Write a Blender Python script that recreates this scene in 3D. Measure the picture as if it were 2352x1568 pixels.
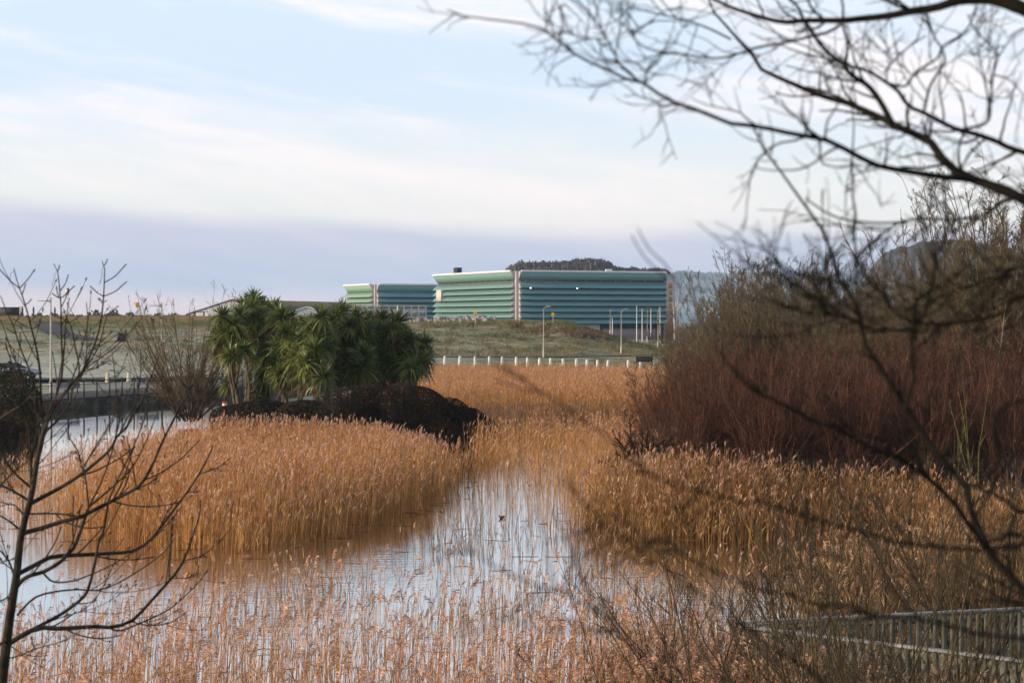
import bpy, math, random
import numpy as np
from mathutils import Vector, Matrix
R = math.radians
SC = bpy.context.scene
COL = SC.collection
for o in list(bpy.data.objects):
    bpy.data.objects.remove(o)

# ------------------------------------------------------------------ camera
CAM = np.array([0.0, 0.0, 6.6])
FP = 4600.0                      # focal length in units of 1/2352 of the picture width
PITCH = math.atan(49 / FP)
cam = bpy.data.cameras.new('camera')
cam.sensor_width = 36
cam.lens = 36 * FP / 2352
cam.clip_start = 0.1
cam.clip_end = 30000
cam.dof.use_dof = True
cam.dof.focus_distance = 48
cam.dof.aperture_fstop = 5.0
camo = bpy.data.objects.new('camera', cam)
camo.location = CAM
camo.rotation_euler = (R(90) - PITCH, 0, 0)
COL.objects.link(camo)
SC.camera = camo

# ------------------------------------------------------------------ sun, sky, exposure
SUN_EL = R(13.5)
SUN_AZ = R(-107)                  # bearing from +Y, clockwise: the sun stands to the left
sdir = Vector((math.sin(SUN_AZ) * math.cos(SUN_EL), math.cos(SUN_AZ) * math.cos(SUN_EL), math.sin(SUN_EL)))
sl = bpy.data.lights.new('sun', 'SUN')
sl.energy = 5.0
sl.angle = R(0.5)
sl.color = (1.0, 0.77, 0.54)
so = bpy.data.objects.new('sun', sl)
so.rotation_euler = sdir.to_track_quat('Z', 'Y').to_euler()
COL.objects.link(so)
SC.view_settings.view_transform = 'Standard'
SC.view_settings.look = 'None'
SC.view_settings.exposure = 0.12
SC.view_settings.gamma = 1

W = bpy.data.worlds.new('World')
SC.world = W
W.use_nodes = True
nt = W.node_tree
nt.nodes.clear()


class NB:
    """small helper for node trees"""
    def __init__(s, nt): s.nt = nt
    def n(s, t, ins=None, **kw):
        nd = s.nt.nodes.new(t)
        for k, v in kw.items(): setattr(nd, k, v)
        for k, v in (ins or {}).items():
            if isinstance(v, bpy.types.NodeSocket): s.nt.links.new(v, nd.inputs[k])
            else: nd.inputs[k].default_value = v
        return nd
    def m(s, op, a, b=None, c=None, clamp=False):
        ins = {0: a}
        if b is not None: ins[1] = b
        if c is not None: ins[2] = c
        return s.n('ShaderNodeMath', ins, operation=op, use_clamp=clamp).outputs[0]
    def mix(s, f, a, b, blend='MIX'):
        nd = s.n('ShaderNodeMix', data_type='RGBA', blend_type=blend)
        for i, v in ((0, f), (6, a), (7, b)):
            if isinstance(v, bpy.types.NodeSocket): s.nt.links.new(v, nd.inputs[i])
            elif i == 0: nd.inputs[0].default_value = v
            else: nd.inputs[i].default_value = (*v[:3], 1)
        return nd.outputs[2]
    def ss(s, x, a, b):
        return s.n('ShaderNodeMapRange', {0: x, 1: a, 2: b}, interpolation_type='SMOOTHSTEP').outputs[0]
    def noise(s, vec, scale, detail=3, rough=.5):
        return s.n('ShaderNodeTexNoise', {'Vector': vec, 'Scale': scale, 'Detail': detail, 'Roughness': rough}).outputs[0]


b = NB(nt)
sky = b.n('ShaderNodeTexSky', sky_type='NISHITA', sun_disc=False, sun_elevation=SUN_EL, sun_rotation=SUN_AZ,
          altitude=10, air_density=1.0, dust_density=0.6, ozone_density=1.6)
gen = b.n('ShaderNodeTexCoord').outputs['Generated']
sep = b.n('ShaderNodeSeparateXYZ', {0: gen})
X_, Y_, Z_ = sep.outputs
zs = b.m('MAXIMUM', Z_, 0.0)
az = b.m('ARCTAN2', X_, Y_)
el = b.m('ARCSINE', Z_)
# thin streaky high cloud: long in azimuth, thin in elevation, sloping gently down to the right
vec = b.n('ShaderNodeCombineXYZ', {0: b.m('MULTIPLY', az, 3.2), 1: b.m('ADD', b.m('MULTIPLY', el, 19.0), b.m('MULTIPLY', az, 2.6)), 2: 3.7}).outputs[0]
n1 = b.noise(vec, 1.25, 6, .56)
vec2 = b.n('ShaderNodeCombineXYZ', {0: b.m('MULTIPLY', az, 5.0), 1: b.m('ADD', b.m('MULTIPLY', el, 34.0), b.m('MULTIPLY', az, 5.0)), 2: 1.2}).outputs[0]
n2 = b.noise(vec2, 1.5, 5, .55)
vec3 = b.n('ShaderNodeCombineXYZ', {0: b.m('MULTIPLY', az, 9.0), 1: b.m('MULTIPLY', el, 60.0), 2: 8.2}).outputs[0]
streak = b.m('MULTIPLY', b.ss(b.m('ADD', b.m('MULTIPLY', n1, .6), b.m('MULTIPLY', n2, .4)), .41, .65), .9)
# a general thin veil that whitens the sky towards the horizon
veil = b.m('MULTIPLY', b.ss(el, 0.30, 0.01), .95)
SKYV = 1 / 0.1
def k(c, s=SKYV): return (c[0] * s, c[1] * s, c[2] * s)
hi = b.m('SUBTRACT', .93, b.m('MULTIPLY', b.ss(el, .20, .62), .85))
c0 = b.mix(hi, sky.outputs[0], k((.74, .885, 1.05)))
c1 = b.mix(b.m('MULTIPLY', b.ss(el, .125, .05), .9), c0, k((1.0, .995, .93)))
c2 = b.mix(b.m('MULTIPLY', streak, b.ss(el, .9, .4)), c1, k((1.14, 1.04, 1.02)))
# the lilac cloud bank over the horizon, its top sinking to the right, and the pale gap under it
edge = b.m('ADD', b.m('ADD', .0455, b.m('MULTIPLY', b.m('MAXIMUM', b.m('MULTIPLY', az, -1.0), 0.0), .050)), b.m('MULTIPLY', b.m('SUBTRACT', b.noise(vec3, .9, 3, .5), .5), .010))
dd = b.m('SUBTRACT', edge, el)
bank = b.m('MULTIPLY', b.ss(dd, -.004, .009), b.m('SUBTRACT', .96, b.m('MULTIPLY', b.ss(n2, .35, .75), .25)))
bankc = b.mix(b.ss(el, .050, .018), k((.67, .685, .86)), k((.52, .62, .83)))
c3 = b.mix(bank, c2, bankc)
gap = b.m('MULTIPLY', b.ss(b.m('ADD', el, b.m('MULTIPLY', az, .03)), .014, .003), b.ss(az, .10, -.12))
c4 = b.mix(b.m('MULTIPLY', gap, .85), c3, k((.92, .80, .82)))
bg = b.n('ShaderNodeBackground', {0: c4, 1: 0.1})
nt.links.new(bg.outputs[0], b.n('ShaderNodeOutputWorld').inputs[0])

# ------------------------------------------------------------------ helpers
UP = np.array([0, 0, 1.0])
CP, SP = math.cos(PITCH), math.sin(PITCH)


def ray(px, py):
    a, c = (px - 1176) / FP, -(py - 784) / FP
    return np.array([a, CP + c * SP, -SP + c * CP])


def at(px, py, d):
    r = ray(px, py)
    return CAM + r * (d / r[1])


def gnd(px, py, z=0.0):
    r = ray(px, py)
    return CAM + r * ((z - CAM[2]) / r[2])


def nrm(v):
    return v / np.maximum(np.linalg.norm(v, axis=-1, keepdims=True), 1e-9)


def sstep(x, a, b_):
    t = np.clip((x - a) / (b_ - a), 0, 1)
    return t * t * (3 - 2 * t)


def make_mesh(name, parts, smooth=True):
    """parts: list of (verts Nx3, faces MxK, material index)"""
    me = bpy.data.meshes.new(name)
    vs, loops, starts, tots, mi = [], [], [], [], []
    nv = nl = 0
    for V, F, m in parts:
        V = np.asarray(V, float).reshape(-1, 3)
        F = np.asarray(F, int)
        if len(F) == 0: continue
        vs.append(V)
        loops.append((F + nv).ravel())
        kk = F.shape[1]
        starts.append(nl + np.arange(len(F)) * kk)
        tots.append(np.full(len(F), kk))
        mi.append(np.full(len(F), m))
        nv += len(V)
        nl += F.size
    V = np.concatenate(vs); L = np.concatenate(loops); S = np.concatenate(starts); T = np.concatenate(tots); M = np.concatenate(mi)
    me.vertices.add(len(V)); me.vertices.foreach_set('co', V.astype(np.float32).ravel())
    me.loops.add(len(L)); me.loops.foreach_set('vertex_index', L.astype(np.int32))
    me.polygons.add(len(S)); me.polygons.foreach_set('loop_start', S.astype(np.int32))
    try: me.polygons.foreach_set('loop_total', T.astype(np.int32))
    except Exception: pass
    me.polygons.foreach_set('material_index', M.astype(np.int32))
    if smooth: me.polygons.foreach_set('use_smooth', np.ones(len(S), bool))
    me.update(calc_edges=True)
    return me


def obj(name, me, mats, parent=None, label=None, cat=None, group=None, kind=None, loc=None):
    o = bpy.data.objects.new(name, me)
    COL.objects.link(o)
    if me is not None and len(me.materials) == 0:
        for m in (mats if isinstance(mats, (list, tuple)) else [mats]): me.materials.append(m)
    if parent is not None: o.parent = parent
    tag(o, label, cat, group, kind)
    if loc is not None: o.location = loc
    return o


def tag(o, label=None, cat=None, group=None, kind=None):
    if label: o['label'] = label
    if cat: o['category'] = cat
    if group: o['group'] = group
    if kind: o['kind'] = kind
    return o


def thing(name, label, cat, loc=(0, 0, 0), rz=0, group=None):
    o = bpy.data.objects.new(name, None)
    COL.objects.link(o)
    o.location = loc
    o.rotation_euler = (0, 0, rz)
    o.empty_display_size = .2
    return tag(o, label, cat, group)


def dup(root, loc, rz=0, scale=1, label=None):
    r = root.copy()
    COL.objects.link(r)
    r.location = loc
    r.rotation_euler = (0, 0, rz)
    r.scale = (scale,) * 3 if not isinstance(scale, tuple) else scale
    if label: r['label'] = label
    for ch in root.children:
        c = ch.copy(); COL.objects.link(c); c.parent = r
        for g in ch.children:
            d = g.copy(); COL.objects.link(d); d.parent = c
    return r


ORD = ['first', 'second', 'third', 'fourth', 'fifth', 'sixth', 'seventh', 'eighth', 'ninth', 'tenth', 'eleventh', 'twelfth', 'thirteenth',
       'fourteenth', 'fifteenth', 'sixteenth', 'seventeenth', 'eighteenth', 'nineteenth', 'twentieth']


def tubes(P, Rr, S, rng, side=None):
    """P (N,K,3) polylines, Rr (N,K) radii -> verts, quads.  S=2 gives flat ribbons."""
    N, K, _ = P.shape
    T = np.empty_like(P)
    T[:, 1:-1] = P[:, 2:] - P[:, :-2]
    T[:, 0] = P[:, 1] - P[:, 0]
    T[:, -1] = P[:, -1] - P[:, -2]
    T = nrm(T)
    if side is None:
        ref = nrm(np.cross(nrm(P[:, -1] - P[:, 0]), rng.normal(size=(N, 3))))
    else:
        ref = side
    ref = ref[:, None, :]
    U = nrm(ref - (ref * T).sum(-1, keepdims=True) * T)
    Vv = np.cross(T, U)
    a = np.arange(S) * 2 * math.pi / S
    ring = U[:, :, None] * np.cos(a)[None, None, :, None] + Vv[:, :, None] * np.sin(a)[None, None, :, None]
    V = P[:, :, None] + ring * Rr[:, :, None, None]
    V = V.reshape(-1, 3)
    i = np.arange(N)[:, None, None] * K * S
    k_ = np.arange(K - 1)[None, :, None] * S
    if S == 2:
        s = np.array([0])[None, None]
    else:
        s = np.arange(S)[None, None]
    s2 = (s + 1) % S
    A = i + k_ + s; B = i + k_ + s2; C = i + k_ + S + s2; D = i + k_ + S + s
    F = np.stack([A, B, C, D], -1).reshape(-1, 4)
    return V, F


def grow(rng, base, dirs, L, r0, K=5, wig=.12, up=.05, taper=.3):
    N = len(base)
    P = np.empty((N, K, 3))
    P[:, 0] = base
    d = nrm(np.asarray(dirs, float))
    L = np.broadcast_to(L, (N,)); r0 = np.broadcast_to(r0, (N,))
    for q in range(1, K):
        d = nrm(d + rng.normal(size=(N, 3)) * wig + UP * up)
        P[:, q] = P[:, q - 1] + d * (L / (K - 1))[:, None]
    Rr = r0[:, None] * np.linspace(1, taper, K)[None]
    return P, Rr


def kids(rng, P, Rr, n, t0=.25, t1=1.0, ang=(.4, .9), lf=.5, rf=.6, K=4, wig=.15, up=.08, taper=.35, minr=0., top=.25):
    N, K0, _ = P.shape
    idx = np.repeat(np.arange(N), n)
    t = rng.uniform(t0, t1, len(idx)) * (K0 - 1)
    q = np.minimum(t.astype(int), K0 - 2)
    f = (t - q)[:, None]
    p = P[idx, q] * (1 - f) + P[idx, q + 1] * f
    r = Rr[idx, q] * (1 - f[:, 0]) + Rr[idx, q + 1] * f[:, 0]
    tan = nrm(P[idx, q + 1] - P[idx, q])
    perp = nrm(np.cross(tan, rng.normal(size=tan.shape)))
    a = rng.uniform(ang[0], ang[1], len(idx))[:, None]
    L = np.linalg.norm(np.diff(P, axis=1), axis=-1).sum(1)[idx]
    L = L * lf * rng.uniform(.5, 1.15, len(idx)) * (1 - (1 - top) * t / (K0 - 1))
    return grow(rng, p, tan * np.cos(a) + perp * np.sin(a), L, np.maximum(r * rf, minr), K, wig, up, taper)


def kids2(rng, P, Rr, per_m, Labs, t0=.1, t1=1.0, ang=(.4, .9), rf=.6, K=5, wig=.08, up=.04, taper=.4, minr=0., maxr=9., bias=None):
    """children spaced by the length of the parent, with absolute lengths"""
    N, K0, _ = P.shape
    Ls = np.linalg.norm(np.diff(P, axis=1), axis=-1).sum(1)
    n = rng.poisson(np.maximum(Ls * per_m * (t1 - t0), .01))
    idx = np.repeat(np.arange(N), n)
    t = rng.uniform(t0, t1, len(idx)) * (K0 - 1)
    q = np.minimum(t.astype(int), K0 - 2); f = (t - q)[:, None]
    p = P[idx, q] * (1 - f) + P[idx, q + 1] * f
    r = Rr[idx, q] * (1 - f[:, 0]) + Rr[idx, q + 1] * f[:, 0]
    tan = nrm(P[idx, q + 1] - P[idx, q])
    perp = nrm(np.cross(tan, rng.normal(size=tan.shape)))
    if bias is not None: perp = nrm(perp + np.array(bias))
    a = rng.uniform(ang[0], ang[1], len(idx))[:, None]
    return grow(rng, p, tan * np.cos(a) + perp * np.sin(a), rng.uniform(Labs[0], Labs[1], len(idx)) * (1 - .62 * (t / (K0 - 1)) ** 2), np.clip(r * rf, minr, maxr), K, wig, up, taper)


def box_mesh(parts, name='box'):
    """parts: list of (cx,cy,cz,sx,sy,sz[,rz]) boxes -> parts for make_mesh"""
    out = []
    F = np.array([[0, 1, 3, 2], [4, 6, 7, 5], [0, 4, 5, 1], [2, 3, 7, 6], [0, 2, 6, 4], [1, 5, 7, 3]])
    for p in parts:
        cx, cy, cz, sx, sy, sz = p[:6]
        V = np.array([[i, j, l] for i in (-.5, .5) for j in (-.5, .5) for l in (-.5, .5)]) * (sx, sy, sz)
        if len(p) > 6 and p[6]:
            c, s = math.cos(p[6]), math.sin(p[6])
            V = np.stack([V[:, 0] * c - V[:, 1] * s, V[:, 0] * s + V[:, 1] * c, V[:, 2]], 1)
        m = p[7] if len(p) > 7 else 0
        out.append((V + (cx, cy, cz), F, m))
    return out


def boxes(name, parts, mats, parent=None, bev=0.0, **kw):
    me = make_mesh(name, box_mesh(parts), smooth=False)
    o = obj(name, me, mats, parent, **kw)
    if bev: bevel(o, bev)
    return o


def bevel(o, w):
    md = o.modifiers.new('bevel', 'BEVEL'); md.width = w; md.segments = 2; md.limit_method = 'ANGLE'


def lathe(prof, S=16, m=0, cx=0, cy=0):
    prof = np.array(prof, float)
    a = np.arange(S) * 2 * math.pi / S
    V = np.stack([cx + prof[:, 0:1] * np.cos(a), cy + prof[:, 0:1] * np.sin(a), np.repeat(prof[:, 1:2], S, 1)], -1).reshape(-1, 3)
    F = [[q * S + s, q * S + (s + 1) % S, (q + 1) * S + (s + 1) % S, (q + 1) * S + s] for q in range(len(prof) - 1) for s in range(S)]
    return (V, F, m)


def resample(pts, K, smooth=True):
    P = np.array(pts, float)
    if smooth and len(P) > 2:
        # Catmull-Rom
        Q = np.vstack([2 * P[0] - P[1], P, 2 * P[-1] - P[-2]])
        out = []
        for i in range(1, len(Q) - 2):
            for t in np.linspace(0, 1, 7)[:-1]:
                a, b2, c, d = Q[i - 1], Q[i], Q[i + 1], Q[i + 2]
                out.append(.5 * ((2 * b2) + (-a + c) * t + (2 * a - 5 * b2 + 4 * c - d) * t * t + (-a + 3 * b2 - 3 * c + d) * t ** 3))
        out.append(P[-1])
        P = np.array(out)
    s = np.r_[0, np.cumsum(np.linalg.norm(np.diff(P, axis=0), axis=1))]
    u = np.linspace(0, s[-1], K)
    return np.stack([np.interp(u, s, P[:, i]) for i in range(P.shape[1])], 1)


# ------------------------------------------------------------------ materials
def mat(name, c1, c2=None, scale=6, rough=.8, isl=0.0, spec=.3, bump=0, bscale=30, metal=0, transl=0, lo=.35, hi=.65, detail=4, coord='Object', stretch=None):
    m = bpy.data.materials.new(name)
    m.use_nodes = True
    t = m.node_tree
    t.nodes.clear()
    g = NB(t)
    vec = g.n('ShaderNodeTexCoord').outputs[coord]
    if stretch: vec = g.n('ShaderNodeMapping', {0: vec, 3: stretch}).outputs[0]
    col = (*c1, 1)
    if c2 is not None:
        col = g.mix(g.ss(g.noise(vec, scale, detail, .6), lo, hi), c1, c2)
    if isl:
        ri = g.n('ShaderNodeNewGeometry').outputs['Random Per Island']
        f = g.m('ADD', 1 - isl, g.m('MULTIPLY', ri, 2 * isl))
        cc = g.n('ShaderNodeCombineColor', {0: f, 1: f, 2: f}).outputs[0]
        col = g.mix(1.0, col if isinstance(col, bpy.types.NodeSocket) else c1, cc, 'MULTIPLY')
    p = g.n('ShaderNodeBsdfPrincipled', {'Roughness': rough, 'Specular IOR Level': spec, 'Metallic': metal})
    if isinstance(col, bpy.types.NodeSocket): t.links.new(col, p.inputs[0])
    else: p.inputs[0].default_value = col
    if bump:
        bn = g.n('ShaderNodeBump', {'Strength': 1.0, 'Distance': bump, 'Height': g.noise(vec, bscale, 4, .6)})
        t.links.new(bn.outputs[0], p.inputs['Normal'])
    out = p.outputs[0]
    if transl:
        tr = g.n('ShaderNodeBsdfTranslucent')
        if isinstance(col, bpy.types.NodeSocket): t.links.new(col, tr.inputs[0])
        else: tr.inputs[0].default_value = col
        out = g.n('ShaderNodeMixShader', {0: transl, 1: out, 2: tr.outputs[0]}).outputs[0]
    t.links.new(out, g.n('ShaderNodeOutputMaterial').inputs[0])
    return m


M = {}
M['reed'] = mat('reed_straw', (.49, .226, .068), (.69, .38, .130), 1.2, .7, isl=.55, transl=.25)
M['reedfar'] = mat('reed_straw_far', (.50, .24, .075), (.64, .35, .13), .35, .7, isl=.30, transl=.25)
M['reedmid'] = mat('brown_shaded_reed', (.175, .082, .027), (.35, .185, .062), 1.0, .75, isl=.55, transl=.2)  # straw browned: the shade over the right shore is put into the colour
M['reeddarkshade'] = mat('dark_shaded_reed', (.12, .066, .028), (.28, .165, .065), 1.0, .8, isl=.4, transl=.2)  # darker straw: shade over the lower-right beds put into the colour
M['plume'] = mat('reed_plume', (.50, .28, .175), (.68, .465, .345), 2.0, .85, isl=.30, transl=.3)
M['deadleaf'] = mat('reed_leaf', (.38, .215, .085), (.60, .40, .18), 1.5, .8, isl=.55, transl=.3)
M['redtwig'] = mat('red_twig', (.054, .020, .010), (.112, .041, .017), .9, .55, isl=.4)
M['redstem'] = mat('red_stem', (.075, .03, .02), (.20, .095, .055), 3, .6, isl=.3)
M['browntwig'] = mat('brown_twig', (.048, .028, .017), (.095, .055, .028), .8, .7, isl=.35)
M['thickettwig'] = mat('thicket_twig', (.060, .031, .015), (.122, .066, .028), .8, .7, isl=.35)
M['olivetwig'] = mat('olive_twig', (.080, .063, .034), (.15, .118, .062), .8, .65, isl=.35)
M['goldtwig'] = mat('golden_twig', (.055, .038, .017), (.125, .082, .032), .8, .65, isl=.35)
M['greystem'] = mat('grey_stem', (.09, .075, .055), (.17, .145, .11), 3, .8, bump=.004)
M['greenstem'] = mat('green_stem', (.14, .15, .04), (.25, .245, .07), 2, .6, isl=.2)
M['bark'] = mat('dark_bark', (.007, .006, .005), (.019, .017, .013), 14, .85, spec=.08, bump=.004, bscale=60)
M['sapbark'] = mat('sapling_bark', (.014, .011, .008), (.042, .034, .021), 9, .75, bump=.003, bscale=50)
M['saptwig'] = mat('sapling_twig', (.018, .009, .007), (.038, .021, .014), 8, .6, isl=.2)
M['willowtwig'] = mat('willow_shoot', (.034, .026, .013), (.082, .060, .025), 3, .6, isl=.3)
M['cleaf'] = mat('sword_leaf', (.055, .090, .018), (.20, .23, .055), .9, .42, isl=.5, spec=.5, transl=.22)
M['cdead'] = mat('sword_leaf_dead', (.09, .055, .025), (.16, .11, .06), 3, .85, isl=.3)
M['ctrunk'] = mat('corky_bark', (.06, .045, .03), (.13, .10, .07), 5, .9, bump=.02, bscale=12)
M['bramble'] = mat('bramble_leaf', (.015, .013, .007), (.040, .026, .013), .8, .8, isl=.4, transl=.1)
M['gorse'] = mat('gorse_leaf', (.030, .030, .012), (.12, .070, .018), .9, .7, isl=.5, transl=.1, lo=.5, hi=.7)
M['ivy'] = mat('ivy_leaf', (.012, .026, .009), (.04, .055, .02), 2, .45, isl=.4)
M['scrub'] = mat('scrub_twig', (.11, .045, .028), (.17, .09, .05), 2, .8, isl=.4)
M['grassb'] = mat('grass_blade', (.10, .115, .045), (.26, .22, .12), .25, .85, isl=.35, transl=.2)
M['white'] = mat('white_paint', (.78, .78, .77), (.62, .62, .60), 7, .55)
M['stone'] = mat('weathered_stone', (.58, .53, .43), (.42, .39, .31), 5, .85, bump=.01, bscale=40)
M['galv'] = mat('galvanised_steel', (.34, .33, .31), (.42, .41, .39), 5, .45, metal=.35)
M['paleconc'] = mat('pale_lamp_column', (.50, .47, .43), (.36, .34, .31), 3, .6)
M['black'] = mat('black_paint', (.014, .015, .017), (.022, .023, .025), 8, .5)
M['bluepaint'] = mat('blue_paint', (.03, .05, .13), (.05, .07, .16), 8, .4, spec=.6)
M['yellow'] = mat('yellow_plastic', (.72, .37, .015), (.60, .30, .02), 5, .45)
M['red'] = mat('red_plastic', (.60, .05, .03), None, rough=.5)
M['rock'] = mat('grey_rock', (.20, .20, .205), (.38, .34, .31), 1.3, .9, bump=.05, bscale=4)
M['timber'] = mat('weathered_timber', (.085, .085, .064), (.165, .16, .12), 3, .8, isl=.18, bump=.003, bscale=30, stretch=(3, 3, .5))
M['railcap'] = mat('frosty_rail', (.28, .29, .29), (.17, .175, .165), 4, .7, bump=.003, bscale=30)
M['asphalt'] = mat('asphalt', (.060, .060, .066), (.085, .083, .086), 2.0, .9, bump=.004, bscale=60)
M['pathgrey'] = mat('worn_path', (.12, .118, .115), (.17, .165, .155), 1.5, .9)
M['pave'] = mat('promenade_paving', (.115, .105, .105), (.15, .14, .135), 1.0, .9)
M['wallstone'] = mat('lake_wall_stone', (.022, .022, .017), (.085, .078, .058), .9, .95, bump=.08, bscale=2.2, lo=.4, hi=.62)
M['glassy'] = mat('dark_glass', (.02, .025, .03), None, rough=.12, spec=.8)


# ------------------------------------------------------------------ terrain
LAKE = np.array([(-75, 19), (13, 19), (15, 32), (17, 48), (15, 62), (9, 70), (5.2, 80), (6.5, 110), (9.5, 140), (12, 175), (13, 208), (-18, 206), (-22, 185),
                 (-26, 166), (-29.2, 159), (-31.9, 149.6), (-36, 140), (-31, 130), (-28.5, 121), (-33, 113), (-60, 108), (-75, 90)], float)


def poly_sd(x, y, poly):
    """signed distance, positive outside"""
    x = np.asarray(x, float); y = np.asarray(y, float)
    d = np.full(x.shape, 1e18); ins = np.zeros(x.shape, bool)
    n = len(poly)
    for i in range(n):
        ax, ay = poly[i]; bx, by = poly[(i + 1) % n]
        ex, ey = bx - ax, by - ay
        t = np.clip(((x - ax) * ex + (y - ay) * ey) / (ex * ex + ey * ey), 0, 1)
        d = np.minimum(d, (x - ax - t * ex) ** 2 + (y - ay - t * ey) ** 2)
        c = ((ay > y) != (by > y)) & (x < ex * (y - ay) / (ey if ey else 1e-9) + ax)
        ins ^= c
    d = np.sqrt(d)
    return np.where(ins, -d, d)


ICX, ICY, IRX, IRY = -9.8, 114.5, 9.2, 11.5


def H(x, y):
    x = np.asarray(x, float); y = np.asarray(y, float)
    sd = poly_sd(x, y, LAKE)
    n = (np.sin(x * .31 + 1.3) * np.cos(y * .27 + .5) + .6 * np.sin(x * .73 + y * .41) + .4 * np.cos(x * 1.31 - y * .93)) * .5
    # left: promenade level, then the frosty slope up to the dune ridge
    gl = .75 + .45 * sstep(y, 165, 190) + 5.95 * np.clip((y - 184) / 100, 0, 1) ** 1.0 * 1.0
    gl = gl + .28 * n * sstep(y, 190, 215)
    gl = np.where(y > 286, gl - 4.2 * sstep(y, 294, 380), gl)
    # middle and right: posts level, lamp terrace, mound
    mf = 1 - sstep(x, 5.5, 25)
    gm = 1.4 + .7 * sstep(y, 234, 256) + mf * 4.1 * sstep(y, 256, 312) + .35 * sstep(y, 300, 400)
    bump = .55 * np.exp(-((x - 8.3) / 3.0) ** 2 - ((y - 300) / 16) ** 2) + .35 * np.exp(-((x + 2) / 3.4) ** 2 - ((y - 322) / 9) ** 2)
    gm = gm + bump + .16 * n * sstep(y, 256, 275)
    gm = np.where(y > 320, gm - mf * 3.6 * sstep(y, 345, 420), gm)
    w = sstep(x, -34, -14)
    g = gl * (1 - w) + gm * w
    # right-hand thicket
    wr = sstep(x, 6, 14) * (1 - sstep(y, 190, 225))
    g = g * (1 - wr) + (.45 + .1 * n) * wr
    wn = 1 - sstep(y, 60, 120)
    g = g * (1 - wn) + (.4 + .08 * n) * wn
    g = np.where(y > 420, 2.35 + .2 * n, g)
    land = g * sstep(sd, 0, 2.4) - .05
    bed = -.05 - .65 * sstep(-sd, 0, 3)
    z = np.where(sd > 0, land, bed)
    near = 5.05 - .262 * y
    z = np.maximum(z, np.where(y < 30, np.minimum(near, 5.2), -9))
    e = np.sqrt(((x - ICX) / IRX) ** 2 + ((y - ICY) / IRY) ** 2)
    z = np.maximum(z, -.3 + 1.25 * (1 - sstep(e, .62, 1.05)) + .08 * n * (e < 1))
    return z


def h1(x, y): return float(H(np.array([x]), np.array([y]))[0])


def hit(px, py, d0=60, d1=520):
    ds = np.arange(d0, d1, .5)
    r = ray(px, py)
    P = CAM[None] + r[None] * (ds / r[1])[:, None]
    z = H(P[:, 0], P[:, 1])
    i = np.argmax(P[:, 2] <= z)
    return np.array([P[i, 0], P[i, 1], z[i]])


ys = np.r_[np.arange(-40, 20, 1.5), np.arange(20, 130, 1.2), np.arange(130, 340, .8), np.arange(340, 440, 2.0), np.geomspace(440, 4400, 40)]
tt = np.linspace(-1, 1, 281)
uu = np.sign(tt) * np.abs(tt) ** 1.15
YY, UU = np.meshgrid(ys, uu, indexing='ij')
XX = UU * (.40 * np.maximum(YY, 0) + 60)
ZZ = H(XX, YY)
ny, nx = YY.shape
ii = (np.arange(ny - 1)[:, None] * nx + np.arange(nx - 1)[None]).ravel()
TF = np.stack([ii, ii + 1, ii + nx + 1, ii + nx], 1)


def terrain_mat():
    m = bpy.data.materials.new('frosty_grass'); m.use_nodes = True
    t = m.node_tree; t.nodes.clear(); g = NB(t)
    pos = g.n('ShaderNodeTexCoord').outputs['Object']
    st = g.n('ShaderNodeMapping', {0: pos, 3: (.55, .9, 1)}).outputs[0]
    col = g.mix(g.ss(g.noise(st, .40, 6, .70), .43, .57), (.080, .130, .045), (.29, .215, .105))
    fr = g.m('MULTIPLY', g.ss(g.noise(st, .9, 6, .72), .44, .60), .85)
    sx = g.n('ShaderNodeSeparateXYZ', {0: pos})
    # frost lies on the left slope and the lower ground, the sunny ridge top has thawed to straw
    low = g.ss(sx.outputs[2], 6.3, 4.6)
    left = g.ss(sx.outputs[0], 6.0, -22.0)
    fr = g.m('MULTIPLY', fr, g.m('MULTIPLY', g.m('ADD', .55, g.m('MULTIPLY', left, .40)), low))
    broad = g.ss(g.noise(pos, .10, 3, .5), .40, .62)
    fr2 = g.m('MAXIMUM', fr, g.m('MULTIPLY', g.m('MULTIPLY', left, broad), g.m('MULTIPLY', low, .42)))
    fr2 = g.m('MAXIMUM', fr2, g.m('MULTIPLY', g.m('MULTIPLY', left, g.ss(sx.outputs[2], 4.6, 1.6)), g.ss(g.noise(st, .5, 5, .6), .30, .55)))
    col = g.mix(fr2, col, (.50, .53, .45))
    top = g.ss(sx.outputs[2], 6.1, 7.1)
    col = g.mix(g.m('MULTIPLY', top, .85), col, (.31, .205, .085))
    mud = g.m('MAXIMUM', g.ss(sx.outputs[2], .35, .05), g.m('MULTIPLY', g.ss(sx.outputs[0], 2.0, 5.0), g.ss(sx.outputs[2], 1.2, .8)))
    col = g.mix(mud, col, (.045, .036, .022))
    p = g.n('ShaderNodeBsdfPrincipled', {0: col, 'Roughness': .95, 'Specular IOR Level': .1})
    bn = g.n('ShaderNodeBump', {'Strength': 1.0, 'Distance': .25, 'Height': g.noise(st, 1.6, 5, .65)})
    t.links.new(bn.outputs[0], p.inputs['Normal'])
    t.links.new(p.outputs[0], g.n('ShaderNodeOutputMaterial').inputs[0])
    return m


obj('ground', make_mesh('ground', [(np.stack([XX, YY, ZZ], -1).reshape(-1, 3), TF, 0)]), terrain_mat(), kind='structure')


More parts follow.
